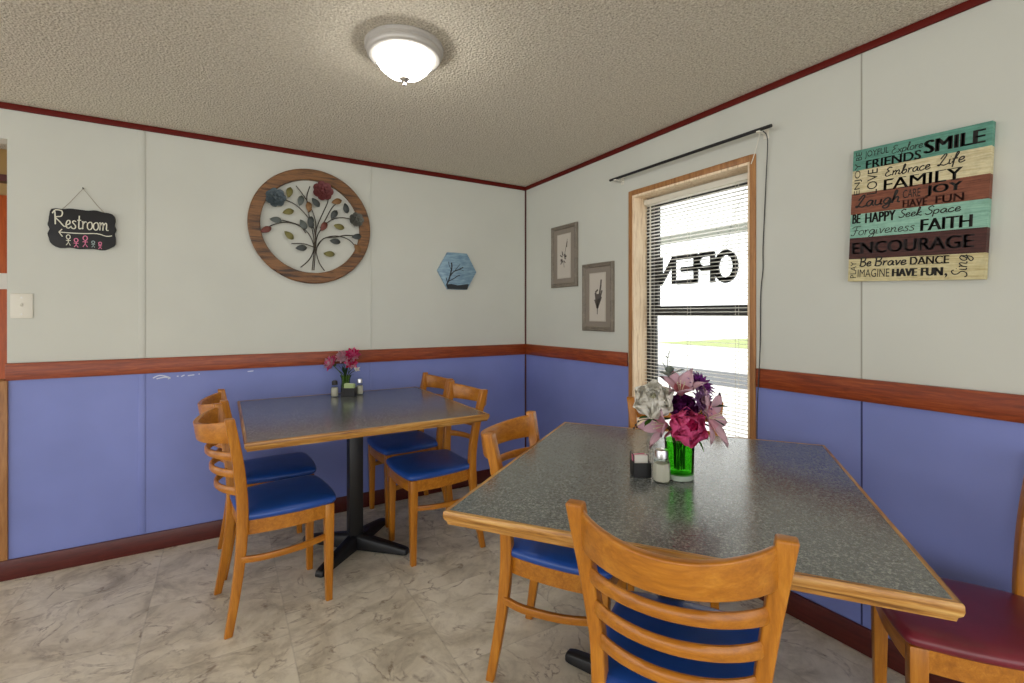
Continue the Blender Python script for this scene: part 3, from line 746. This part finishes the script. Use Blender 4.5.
# ------------------------------------------------------------------ things on the right wall
M_taupe = wood('taupe frame', srgb(96, 88, 76), srgb(122, 113, 100), srgb(140, 131, 116), (6, 6, 6), .5, .6, 4)
M_mat = mat('taupe mat board', srgb(138, 128, 116), .8); M_cream = mat('print paper', srgb(196, 188, 176), .7); M_prink = mat('grey print ink', srgb(92, 84, 78), .8); M_lip = mat('pale bevel', srgb(188, 180, 166), .6)
def framed(y, z, label, kind):
    t = thing('framed_print', label, 'picture', (0, y, z), -PI/2, 'framed botanical prints')
    w_, h_ = .146, .217
    mb = MB()
    prof = [(0, 0), (0, -.016), (.006, -.021), (.014, -.017), (.020, -.019), (.026, -.014), (.028, -.008), (.028, 0)]
    cs = [(-1, -1), (1, -1), (1, 1), (-1, 1), (-1, -1)]
    mb.rings([[(sx*(w_-p), yy, sz*(h_-p)) for sx, sz in cs[:4]] for p, yy in prof], False, False)
    mb.build('frame', M_taupe, t, sharp=25)
    MB().box(-w_+.026, w_-.026, -.009, -.004, -h_+.026, h_-.026).build('mat_board', M_mat, t)
    mb = MB(); ow, oh = .070, .148
    for x0, x1, z0, z1 in ((-ow-.007, -ow, -oh-.007, oh+.007), (ow, ow+.007, -oh-.007, oh+.007), (-ow, ow, oh, oh+.007), (-ow, ow, -oh-.007, -oh)): mb.box(x0, x1, -.012, -.009, z0, z1)
    mb.build('mat_bevel', M_lip, t)
    pr = MB().box(-ow, ow, -.0105, -.009, -oh, oh).build('print', M_cream, t)
    mb = MB()
    def blob(cx, cz, L_, W_, a):
        ca, sa = math.cos(a), math.sin(a)
        mb.ribbon([(cx+ca*L_*u, cz+sa*L_*u) for u in (0, .25, .5, .75, 1)], W_, -.0112)
    if kind == 0:
        for k in range(14):
            a = random.uniform(0, 2*PI); blob(-.006+.012*math.cos(a), -.015+.022*math.sin(a), random.uniform(.015, .035), .008, a)
        blob(.012, .02, .10, .004, 1.3); blob(.03, .06, .04, .008, 1.4); blob(-.006, -.03, .05, .004, -1.4)
    else:
        for a, L_, W_ in ((1.35, .15, .014), (1.75, .10, .018), (1.1, .08, .014), (1.55, .09, .022), (2.0, .06, .012), (1.2, .12, .012)): blob(.0, -.07, L_, W_, a)
        blob(.03, .06, .05, .012, 1.45); blob(.0, -.07, .04, .006, -1.6); blob(-.02, .03, .03, .012, .6)
    mb.build('botanical_drawing', M_prink, pr)
framed(-.511, 1.671, 'taupe framed botanical print nearer the room corner, hung higher of the two', 0)
framed(-.861, 1.374, 'taupe framed botanical print beside the window, hung lower of the two', 1)

# word sign
ws = thing('word_art_sign', 'large plank-look word art canvas reading SMILE, FAMILY, FAITH and ENCOURAGE, right wall', 'sign', (0, -2.499, 1.624), -PI/2)
ws.rotation_euler = (0, math.radians(2.3), -PI/2)
sw_, sh_ = .380, .486
def plank(name, a, b):
    m = mat(name, a, .6, .3); t = NT(m); n = t.noise(t.coords('Object', (1.5, 1, 22)), 9, 5, .7); n2 = t.noise(t.coords('Object'), 40, 3, .7)
    c = t.ramp(n.outputs[0], [(.35, b), (.6, a)]); t.color(t.mix(.35, c, t.ramp(n2.outputs[0], [(.35, (.6, .6, .6, 1)), (.55, (1, 1, 1, 1))]), 'MULTIPLY')); return m
PM = [plank('teal plank', srgb(100, 156, 138), srgb(80, 130, 114)), plank('cream plank', srgb(218, 208, 170), srgb(192, 178, 136)), plank('rust plank', srgb(138, 84, 62), srgb(104, 60, 44)), plank('mint plank', srgb(150, 194, 174), srgb(124, 170, 150)), plank('brown plank', srgb(82, 48, 42), srgb(58, 34, 32)), plank('straw plank', srgb(212, 202, 158), srgb(184, 168, 120))]
vb = [0, .155, .33, .487, .668, .83, 1.0]
mb = MB()
for k in range(6): mb.box(-sw_/2, sw_/2, -.030, -.004, sh_/2-vb[k+1]*sh_, sh_/2-vb[k]*sh_, k)
mb.build('canvas', PM, ws, smooth=False)
A = lambda u: -sw_/2+u*sw_
Bv = lambda v: sh_/2-v*sh_
mb = MB(); yy = -.0308
M_print = mat('faded black print', srgb(34, 32, 28), .7)
def fin(m=None):
    global mb
    mb.build('word', m or M_print, ws); mb = MB()
def word(txt, u0, u1, v0, v1, fat=0.0, rot=False, m=None, shear=0.0): text_mesh(m or mb, txt, A(u0), A(u1), Bv(v1), Bv(v0), yy, shear, fat, None, rot)
def serif(txt, u0, u1, v0, v1, m=None, fat=.0):
    bold(txt, u0, u1, v0, v1, .003, m); n_ = len(txt); hgt = (v1-v0)*.06
    for k in range(n_):
        c = u0+(k+.5)*(u1-u0)/n_; wv = (u1-u0)/n_*.34
        for vv in (v0, v1-hgt): (m or mb).box(A(c-wv*.9), A(c+wv*.9), yy, yy+.0006, Bv(vv+hgt), Bv(vv))
def bold(txt, u0, u1, v0, v1, f=.006, m=None):
    for k in (-1, 0, 1): word(txt, u0+f*k, u1+f*k, v0, v1, 0, False, m)
word('BE', .025, .075, .02, .08, 0, True); fin(); word('JOYFUL', .10, .295, .02, .08); fin()
script(mb, 'Explore', A(.315), A(.55), Bv(.078), .055*sh_, .0022, yy); fin()
bold('SMILE', .565, .955, .038, .128, .008); fin()
serif('FRIENDS', .115, .54, .092, .155); fin()
word('ENJOY', .02, .085, .10, .34, 0, True); fin(); word('LOVE', .13, .215, .165, .35, 0, True); fin()
script(mb, 'Embrace', A(.27), A(.61), Bv(.236), .062*sh_, .0034, yy); fin(); script(mb, 'Life', A(.66), A(.84), Bv(.228), .072*sh_, .0036, yy); fin()
serif('FAMILY', .27, .83, .258, .338); fin()
script(mb, 'Laugh', A(.04), A(.40), Bv(.437), .085*sh_, .0050, yy); fin()
word('CARE', .42, .55, .356, .415); fin(); bold('JOY', .59, .83, .35, .425); fin()
bold('BE', .02, .085, .486, .558, .004); fin(); bold('HAPPY', .13, .37, .489, .562, .004); fin()
script(mb, 'Seek', A(.395), A(.565), Bv(.548), .055*sh_, .0030, yy); fin(); script(mb, 'Space', A(.59), A(.83), Bv(.547), .055*sh_, .0032, yy); fin()
script(mb, 'Forgiveness', A(.01), A(.52), Bv(.648), .068*sh_, .0024, yy); fin()
bold('FAITH', .565, .905, .577, .658, .005); fin()
script(mb, 'Be', A(.09), A(.195), Bv(.887), .065*sh_, .0044, yy); fin(); script(mb, 'Brave', A(.215), A(.47), Bv(.887), .065*sh_, .0044, yy); fin()
serif('DANCE', .50, .77, .835, .89); fin()
word('IMAGINE', .085, .345, .91, .97); fin(); bold('HAVE', .37, .55, .914, .970, .006); fin(); bold('FUN', .585, .73, .914, .970, .006); fin(); word(',', .745, .765, .955, .985); fin()
word('PLAY', .02, .07, .85, .975, 0, True); fin()
script(mb, 'Sing', Bv(.985), Bv(.84), A(.89), .10*sw_, .0030, yy, rot=True); fin()
M_brownp = mat('brown print', srgb(78, 42, 30), .7)
serif('HAVE', .425, .60, .428, .48); fin(M_brownp); serif('FUN', .66, .845, .428, .48); fin(M_brownp)
bold('ENCOURAGE', .03, .92, .705, .792, .008); fin(mat('near black print', srgb(34, 22, 22), .7))

# ------------------------------------------------------------------ things on the tables
def petal(mb, L, W, M, cup=.3, curl=.3, mi=None, tip=1.0, ruffle=0.0, nu=7, nv=5, base=.18):
    """one petal along +y, cupped towards +z; mi: material index per length step"""
    top = []
    for i in range(nu+1):
        u = i/nu
        if tip < 1: wd = W/2*max(base*(1-u), math.sin(PI*(u*.84+.10))**.62)
        else: wd = W/2*(base+(1-base)*math.sin(min(1, u*1.25)*PI/2))*(1-max(0, (u-.45)/.55)**(2.2/tip)*(.96 if tip >= 1 else .8))
        for k in range(nv):
            v_ = -1+2*k/(nv-1)
            r_ = ruffle*u*u*math.sin(v_*7+i)
            top.append((v_*wd, L*u*(1-(.22 if tip < 1 else .10)*v_*v_*u), curl*L*u*u+cup*W*.5*v_*v_*(.3+u*.7)+r_*L))
    th = .0006; n = len(top)
    vs = top+[(a_, b_, c_-th) for a_, b_, c_ in top]
    for i in range(nu):
        fs = []
        for k in range(nv-1):
            q = (i*nv+k, i*nv+k+1, (i+1)*nv+k+1, (i+1)*nv+k); fs += [q, tuple(z_+n for z_ in q[::-1])]
        mb.add(vs if i == 0 else [], fs, (mi[min(i, len(mi)-1)] if mi else 0), M) if i == 0 else (mb.f.extend([tuple(z_+mb_off for z_ in q) for q in fs]), mb.mi.extend([(mi[min(i, len(mi)-1)] if mi else 0)]*len(fs)))
        if i == 0: mb_off = len(mb.v)-len(vs)
    rim = [(i*nv) for i in range(nu+1)]+[nu*nv+k for k in range(1, nv)]+[(i*nv+nv-1) for i in range(nu-1, -1, -1)]
    for a_, b_ in zip(rim, rim[1:]): mb.f.append((a_+mb_off, b_+mb_off, b_+n+mb_off, a_+n+mb_off)); mb.mi.append(mi[-1] if mi else 0)
def petal_mat(name, c, tr=.4):
    m = bpy.data.materials.new(name); m.use_nodes = True; nt = m.node_tree
    b = nt.nodes['Principled BSDF']; b.inputs['Base Color'].default_value = c; b.inputs['Roughness'].default_value = .6; b.inputs['Specular IOR Level'].default_value = .25
    t_ = nt.nodes.new('ShaderNodeBsdfTranslucent'); t_.inputs[0].default_value = c; x = nt.nodes.new('ShaderNodeMixShader'); x.inputs[0].default_value = tr
    nt.links.new(b.outputs[0], x.inputs[1]); nt.links.new(t_.outputs[0], x.inputs[2]); nt.links.new(x.outputs[0], nt.nodes['Material Output'].inputs[0]); return m
P_white = petal_mat('white petal', srgb(250, 247, 238)); P_cream = petal_mat('cream petal', srgb(240, 236, 205)); P_yel = petal_mat('yellow green centre', srgb(206, 196, 100))
P_pink = petal_mat('hot pink petal', srgb(232, 50, 120)); P_pink2 = petal_mat('rose pink petal', srgb(240, 104, 160)); P_deep = petal_mat('deep plum petal', srgb(92, 18, 84))
P_pale = petal_mat('pale pink petal', srgb(226, 190, 202)); P_salm = petal_mat('salmon pink petal', srgb(214, 130, 142)); P_blush = petal_mat('blush petal', srgb(228, 170, 186))
P_purp = petal_mat('violet petal', srgb(128, 44, 138)); P_lil = petal_mat('lilac petal', srgb(196, 150, 204)); P_leaf = petal_mat('green leaf', srgb(78, 120, 48)); P_dleaf = petal_mat('dark green leaf', srgb(40, 62, 34))
P_grey = petal_mat('silver green leaf', srgb(142, 150, 138)); P_red = petal_mat('carnation red petal', srgb(206, 46, 84)); P_stem = mat('green stem', srgb(58, 84, 36), .6); P_dstem = mat('dark stem', srgb(40, 50, 34), .6)
P_brown = mat('brown stem', srgb(64, 34, 30), .6)
RGT = Vector((.8568, -.5157, 0)); FWD = Vector((.5157, .8568, 0)); UPV = Vector((0, 0, 1))
def aim(d, roll=0.0):
    d = Vector(d).normalized(); q = d.to_track_quat('Z', 'Y').to_matrix().to_4x4(); return q @ Matrix.Rotation(roll, 4, 'Z')
class Bouquet:
    """a vase position and the frame its flowers are arranged in: r to the right, u up, f away (metres)"""
    def __init__(s, base, mouth): s.b = Vector(base); s.mouth = mouth; s.k = 0
    def at(s, r, u, f): return RGT*r+UPV*u+FWD*f
    def flower(s, name, label, cat, r, u, f, group=None, stem=True, sm=None, srad=.0022):
        t = thing(name, label, cat, s.b+Vector((0, 0, .006)), 0, group); s.k += 1
        c = s.at(r, u, f)
        if stem:
            a = s.k*2.4; foot = Vector((.014*math.cos(a), .014*math.sin(a), .003)); m_ = Vector((.016*math.cos(a+.5), .016*math.sin(a+.5), s.mouth))
            m_ = m_*.6+Vector((c.x, c.y, 0))*.15+Vector((0, 0, s.mouth*.4))
            MB().tube(cat_rom([foot, m_, m_*.5+c*.5+Vector((0, 0, .008)), c], 6), srad, 6).build('stem', sm or P_stem, t)
        return t, c
def rose(t, c, d, R, mats, layers=((6, 1.0, 60), (5, .88, 44), (5, .68, 30), (4, .48, 18), (3, .3, 8)), ruffle=.04, heart=None):
    A_ = Matrix.Translation(c) @ aim(d)
    mb = MB()
    for li, (n_, k, ang) in enumerate(layers):
        for i in range(n_):
            M_ = A_ @ Matrix.Translation((0, 0, -R*.55)) @ Matrix.Rotation(2*PI*i/n_+li*.7, 4, 'Z') @ Matrix.Rotation(math.radians(90-ang), 4, 'X')
            petal(mb, R*1.2*(.7+.3*k), R*1.55*k, M_, .62, .34 if ang < 55 else .20, [li if li < len(mats) else len(mats)-1], .6, ruffle, 9, 9, .35)
    mb.build('petals', list(mats), t, sharp=180)
    if heart:
        h = MB(); h.lathe([(0, -R*.5), (R*.22, -.3*R), (R*.2, R*.12), (R*.1, R*.2), (0, R*.16)], 12, M=A_); h.build('flower_centre', heart, t)
def lily(t, c, d, L, W, mats, n_=6, open_=58, roll=0.0, curl=-.35, anth=True, skip=()):
    A_ = Matrix.Translation(c) @ aim(d, roll); mb = MB()
    for i in range(n_):
        if i in skip: continue
        M_ = A_ @ Matrix.Rotation(2*PI*i/n_, 4, 'Z') @ Matrix.Rotation(math.radians(90-open_+(6 if i % 2 else 0)), 4, 'X')
        petal(mb, L, W*(1 if i % 2 else .8), M_, .35, curl, [0, 0, 0, 1, 1, 1, 1, 1], 1.3, .015, 8, 5, .25)
    mb.build('petals', list(mats), t, sharp=180)
    if anth:
        s_ = MB()
        for i in range(5):
            a = 2*PI*i/5; e = Vector((math.cos(a)*L*.12, math.sin(a)*L*.12, L*.5))
            s_.tube([tuple(A_ @ Vector((0, 0, 0))), tuple(A_ @ e)], .0009, 5); s_.lathe([(0, -.003), (.0022, 0), (0, .003)], 6, M=A_ @ Matrix.Translation(e))
        s_.build('stamens', P_cream, t)
def daisy(t, c, d, R, mats, n_=16):
    A_ = Matrix.Translation(c) @ aim(d); mb = MB()
    for lay, (k, tilt_) in enumerate(((1.0, 8), (.8, 24), (.5, 48))):
        for i in range(n_-lay*3):
            M_ = A_ @ Matrix.Rotation(2*PI*i/(n_-lay*3)+lay*.2, 4, 'Z') @ Matrix.Rotation(math.radians(tilt_), 4, 'X')
            petal(mb, R*k, R*.24, M_, .4, .10, [0, 0, lay % len(mats)], .9, .02, 5, 3, .4)
    mb.build('petals', list(mats), t, sharp=180)
    h = MB(); h.lathe([(0, -.006), (R*.2, -.002), (R*.18, .005), (0, .008)], 14, M=A_); h.build('flower_centre', P_deep, t)
def carnation(t, c, d, R, mats):
    A_ = Matrix.Translation(c) @ aim(d); mb = MB(); rnd = random.Random(int(c.x*1e4))
    for lay, (n_, tilt_) in enumerate(((8, 5), (8, 28), (7, 50), (5, 72))):
        for i in range(n_):
            M_ = A_ @ Matrix.Translation((0, 0, -R*.25)) @ Matrix.Rotation(2*PI*i/n_+lay*.5, 4, 'Z') @ Matrix.Rotation(math.radians(tilt_), 4, 'X')
            petal(mb, R*rnd.uniform(.9, 1.1), R*.75, M_, .25, .1, [rnd.randrange(len(mats))], .5, .035, 5, 5, .2)
    mb.build('petals', list(mats), t, sharp=180)
    h = MB(); h.lathe([(0, -R*.85), (R*.18, -R*.7), (R*.22, -R*.25), (0, -R*.2)], 10, M=A_); h.build('calyx', P_stem, t)
def leafy(t, c, specs, m, name='leaf'):
    for r_, u_, f_, dr, du, df, L, W in specs:
        mb = MB(); d = (RGT*dr+UPV*du+FWD*df).normalized()
        side = d.cross(Vector((0, 0, 1))); side = side.normalized() if side.length > .01 else Vector((1, 0, 0)); nrm = side.cross(d)
        M_ = Matrix(((side.x, d.x, nrm.x, 0), (side.y, d.y, nrm.y, 0), (side.z, d.z, nrm.z, 0), (0, 0, 0, 1)))
        petal(mb, L, W, Matrix.Translation(RGT*r_+UPV*u_+FWD*f_) @ M_, .3, -.15, None, 1.2, .01, 6, 5, .2)
        mb.build(name, m, t, sharp=180)

# --- foreground table: green vase and its bouquet
TZ = TH+.0005
VB = Vector((-.867, -2.227, 0))+FWD*.030; VB.z = TZ
vs_ = thing('flower_vase', 'green glass vase holding the mixed bouquet on the foreground table', 'vase', VB)
MB().lathe([(0, .0), (.040, 0), (.043, .003), (.0425, .016), (.041, .0165), (0, .0165)], 40).build('clear_base', mat('thick pale glass', srgb(196, 212, 196), .12, .7, 0.0, Transmission_Weight=.35), vs_)
MB().lathe([(.0415, .017), (.042, .04), (.0425, .08), (.0445, .116), (.0428, .116), (.0408, .08), (.0400, .04), (.0395, .020), (0, .019)], 40).build('glass', M_gglass, vs_)
BQ = Bouquet((VB.x, VB.y, TZ+.019), .092)
t, c = BQ.flower('rose', 'big white rose on the left of the large bouquet', 'flower', -.082, .210, -.010, sm=P_brown)
rose(t, c, (-RGT*.25-FWD*.66+UPV*.5), .072, (P_white, P_white, P_white, P_cream, P_yel), ruffle=.03, heart=P_yel)
t, c = BQ.flower('peony', 'hot pink bloom at the front centre of the large bouquet', 'flower', .004, .140, -.052)
rose(t, c, (RGT*.05-FWD*.85+UPV*.35), .066, (P_pink2, P_pink2, P_pink, P_pink), ruffle=.06, heart=P_deep)
t, c = BQ.flower('dahlia', 'deep plum bloom in the middle of the large bouquet, above the hot pink one', 'flower', .004, .192, -.014)
rose(t, c, (-FWD*.7+UPV*.6), .050, (P_deep, P_deep, P_deep), ((7, 1.0, 70), (6, .8, 45), (4, .5, 20)), .05)
t, c = BQ.flower('lily', 'salmon pink lily standing at the top middle of the large bouquet', 'flower', .002, .228, .000)
lily(t, c, (-RGT*.08-FWD*.45+UPV*.85), .092, .056, (P_salm, P_pale), 6, 38, .4, -.25)
t, c = BQ.flower('lily', 'pale pink lily spreading to the right of the large bouquet', 'flower', .078, .160, -.014)
lily(t, c, (RGT*.70-FWD*.62+UPV*.25), .104, .062, (P_blush, P_pale), 6, 66, .2, -.22)
t, c = BQ.flower('lily', 'pale pink lily low on the left of the large bouquet, under the white rose', 'flower', -.040, .140, -.012)
lily(t, c, (-RGT*.85-FWD*.35+UPV*.05), .098, .050, (P_blush, P_pale), 5, 40, .6, -.15)
t, c = BQ.flower('aster', 'violet daisy-like bloom high on the right of the large bouquet', 'flower', .064, .256, .010)
daisy(t, c, (RGT*.35-FWD*.6+UPV*.65), .052, (P_lil, P_purp, P_purp), 18)
t, c = BQ.flower('aster', 'lilac bloom below the violet one in the large bouquet', 'flower', .066, .208, .004)
daisy(t, c, (RGT*.45-FWD*.7+UPV*.3), .054, (P_lil, P_lil, P_pale), 14)
t, c = BQ.flower('eucalyptus_sprig', 'silver green sprig rising at the top of the large bouquet', 'sprig', -.030, .285, .014, sm=P_dstem)
leafy(t, c, [(-.030, .285, .014, -.5, .35, -.5, .048, .042), (-.030, .285, .010, .6, .5, -.4, .052, .036), (-.028, .29, .012, -.1, .8, -.5, .040, .032), (-.036, .300, .014, -.25, 1, .1, .030, .014)], P_grey)
tip = MB(); tip.tube(cat_rom([BQ.at(-.030, .285, .014), BQ.at(-.032, .325, .016), BQ.at(-.028, .352, .016)], 5), .0012, 6); tip.build('twig', P_dstem, t)
leafy(t, c, [(-.032, .325, .016, .6, .5, -.2, .018, .010), (-.030, .338, .016, -.5, .7, -.2, .016, .009), (-.028, .350, .016, .1, 1, -.1, .014, .008)], P_grey)
t, c = BQ.flower('leaf_spray', 'green leaf spray at the far left of the large bouquet, over the table edge', 'leaf spray', -.090, .158, -.004)
leafy(t, c, [(-.078, .160, -.002, -.9, .15, -.3, .055, .030), (-.086, .156, -.004, -.7, -.3, -.5, .040, .022), (-.07, .165, .0, -.5, .5, -.4, .040, .024)], P_leaf)
bd = MB(); bd.tube(cat_rom([BQ.at(-.09, .156, -.004), BQ.at(-.125, .150, -.006), BQ.at(-.142, .128, -.008)], 5), .0010, 5); bd.build('twig', P_dstem, t)
bd = MB()
for r_, u_ in ((-.128, .149), (-.136, .138), (-.142, .128), (-.133, .131)): bd.lathe([(0, -.004), (.0042, 0), (0, .004)], 8, M=Matrix.Translation(BQ.at(r_, u_, -.007)))
bd.build('berries', M_dark, t)
t, c = BQ.flower('leaf_spray', 'dark leaves at the right of the large bouquet behind the pale lily', 'leaf spray', .092, .192, .012)
leafy(t, c, [(.080, .185, .012, .9, .25, -.2, .068, .040), (.075, .165, .014, .9, -.3, -.1, .075, .040), (.04, .15, .02, .8, -.2, .1, .07, .04), (-.01, .15, .03, -.8, -.1, .1, .075, .045), (-.05, .16, .02, -.8, .2, .1, .06, .036)], P_dleaf)
t, c = BQ.flower('leaf_spray', 'green leaves hanging over the rim of the green vase', 'leaf spray', .030, .115, -.030)
leafy(t, c, [(.030, .118, -.030, .55, -.75, -.3, .060, .024), (.040, .130, -.026, .8, -.55, -.3, .050, .016), (-.02, .118, -.036, -.5, -.4, -.6, .035, .022)], P_leaf)
leafy(t, c, [(.045, .135, -.020, .85, -.5, -.2, .052, .020), (-.03, .128, -.03, -.85, -.5, -.2, .040, .018)], P_salm, 'petal')

# shaker and caddy builders
M_salt = mat('salt', srgb(214, 206, 192), .9); M_pep = mat('pepper', srgb(60, 52, 46), .9)
def shaker(label, loc, fill, capm, sx=1.0, group=None, h=.098):
    t = thing('shaker', label, 'shaker', loc, .5, group)
    def sq(r, z, k=.82): return [(r*cx_, r*cy_, z) for cx_, cy_ in ((1, .45), (.45, 1), (-.45, 1), (-1, .45), (-1, -.45), (-.45, -1), (.45, -1), (1, -.45))]
    r0 = .0245*sx
    mb = MB(); mb.rings([sq(r0*.9, 0), sq(r0, .004), sq(r0*.98, h*.45), sq(r0*.80, h*.68), sq(r0*.66, h*.74)], True, True); mb.build('glass', M_cglass, t, sharp=20)
    mb = MB(); mb.rings([sq(r0*.84, .003), sq(r0*.92, .006), sq(r0*.91, h*.45), sq(r0*.82, h*.56)], True, True); mb.build('contents', fill, t, sharp=30)
    mb = MB(); mb.lathe([(r0*.70, h*.72), (r0*.80, h*.73), (r0*.80, h*.90), (r0*.72, h*.97), (r0*.4, h), (0, h)], 24); mb.build('cap', capm, t)
    return t
def packets(loc, n_, W, cols, group, lab, z0, h=.052, step=.006):
    for k in range(n_):
        m = cols[k % len(cols)]
        p = MB(); w_ = W/2
        L = [[(-w_, -.0004, 0), (w_, -.0004, 0), (w_, .0004, 0), (-w_, .0004, 0)], [(-w_, -.0014, .008), (w_, -.0014, .008), (w_, .0014, .008), (-w_, .0014, .008)], [(-w_, -.0016, h*.6), (w_, -.0016, h*.6), (w_, .0016, h*.6), (-w_, .0016, h*.6)], [(-w_, -.0004, h), (w_, -.0004, h), (w_, .0004, h), (-w_, .0004, h)]]
        p.rings(L); o = p.build('sugar_packet', m[0]); q = (k-(n_-1)/2)*step
        o.location = Vector(loc)+Vector((0, 0, z0))+RGT*(.002*((k*7) % 3-1))+FWD*q; o.rotation_euler = (random.uniform(-.06, .06), random.uniform(-.10, .10), -.5415)
        tag(o, lab % m[1], 'sugar packet', group)
def caddy(label, loc, W, D, H):
    t = thing('condiment_caddy', label, 'caddy', loc, -.5415)
    mb = MB(); w_, d_ = W/2, D/2; k = .003
    mb.box(-w_, w_, -d_, d_, 0, k); mb.box(-w_, w_, -d_, -d_+k, k, H); mb.box(-w_, w_, d_-k, d_, k, H); mb.box(-w_, -w_+k, -d_+k, d_-k, k, H); mb.box(w_-k, w_, -d_+k, d_-k, k, H)
    mb.build('box', M_black, t)
    return t
M_pkp = mat('pink paper', srgb(222, 120, 150), .7); M_pkg = mat('pale green paper', srgb(176, 196, 140), .7)
sl_ = Vector((-.936, -2.215, TZ))+FWD*.022
shaker('salt shaker with a metal cap in front of the green vase', sl_, M_salt, M_chrome)
cdl = Vector((-.931, -2.136, TZ))+FWD*.006-RGT*.012
t = caddy('black caddy of sugar packets left of the salt shaker on the foreground table', cdl, .054, .046, .044)
wr = MB(); wr.tube(cat_rom([(-.026, -.022, .002), (-.027, -.023, .05), (-.027, -.022, .066), (-.027, .0, .070), (-.027, .022, .066), (-.026, .022, .002)], 5), .0014, 6); wr.build('wire_handle', M_black, t)
packets(cdl, 5, .040, [(M_paperw, 'white'), (M_pkp, 'pink')], 'sugar packets on the foreground table', '%s sugar packet in the caddy on the foreground table', .0035, .062)

# --- wall table: vase of carnations, caddy, two shakers
V2 = Vector((-1.395, -.088, TZ))
v2 = thing('flower_vase', 'small pale green glass vase of pink carnations on the wall table', 'vase', V2)
MB().lathe([(0, 0), (.026, 0), (.028, .003), (.029, .02), (.028, .05), (.024, .075), (.026, .098), (.034, .120), (.032, .120), (.024, .098), (.022, .075), (.026, .05), (.027, .02), (.025, .006), (0, .005)], 32).build('glass', M_lglass, v2)
B2 = Bouquet((V2.x, V2.y, TZ+.006), .10)
G2 = 'carnations in the wall table vase'
for lb, r, u, f, R, ms, d in (('rosy red carnation at the top right of the small bouquet', .046, .238, -.01, .052, (P_pink, P_pink2, P_blush), (.25, .6, -.6)),
                              ('red carnation just below the top one in the small bouquet', .044, .190, -.028, .044, (P_red, P_pink2, P_pale), (.3, .3, -.8)),
                              ('pale pink carnation in the middle of the small bouquet', -.014, .226, -.012, .050, (P_pale, P_blush, P_pale), (-.1, .6, -.7)),
                              ('pink carnation leaning out to the left of the small bouquet', -.092, .186, -.012, .052, (P_blush, P_pink2, P_pale), (-.6, .4, -.6))):
    t, c = B2.flower('carnation', lb, 'flower', r, u, f, G2, srad=.0026)
    carnation(t, c, RGT*d[0]+UPV*d[1]+FWD*d[2], R, ms)
t, c = B2.flower('lily', 'little white bloom at the lower right of the small bouquet', 'flower', .068, .140, -.02)
lily(t, c, (RGT*.6-FWD*.5+UPV*.6), .034, .020, (P_white, P_white), 5, 45, 0, -.1, False)
t, c = B2.flower('leaf_spray', 'dark green leaves filling the middle of the small bouquet', 'leaf spray', .005, .130, -.008, srad=.003)
leafy(t, c, [(.0, .10, -.01, -.35, 1, -.1, .085, .018), (.005, .10, -.015, .15, 1, -.2, .090, .020), (.01, .10, -.01, .5, .9, -.1, .075, .018), (-.005, .10, .0, -.7, .8, 0, .080, .016), (.0, .11, -.02, -.05, 1, -.3, .07, .022), (.01, .10, -.01, .9, .4, -.2, .05, .014)], P_dleaf)
c2 = Vector((-1.388, -.155, TZ))
caddy('low black caddy of sugar packets between the two shakers on the wall table', c2, .080, .050, .050)
packets(c2, 5, .056, [(M_pkg, 'pale green'), (M_paperw, 'white')], 'sugar packets on the wall table', '%s sugar packet in the caddy on the wall table', .0035, .072)
shaker('white salt shaker with a dark cap left of the small vase on the wall table', Vector((-1.470, -.135, TZ)), M_salt, M_dark, .85)
shaker('shaker with a metal cap right of the small vase on the wall table', Vector((-1.318, -.128, TZ)), M_salt, M_chrome, .8)
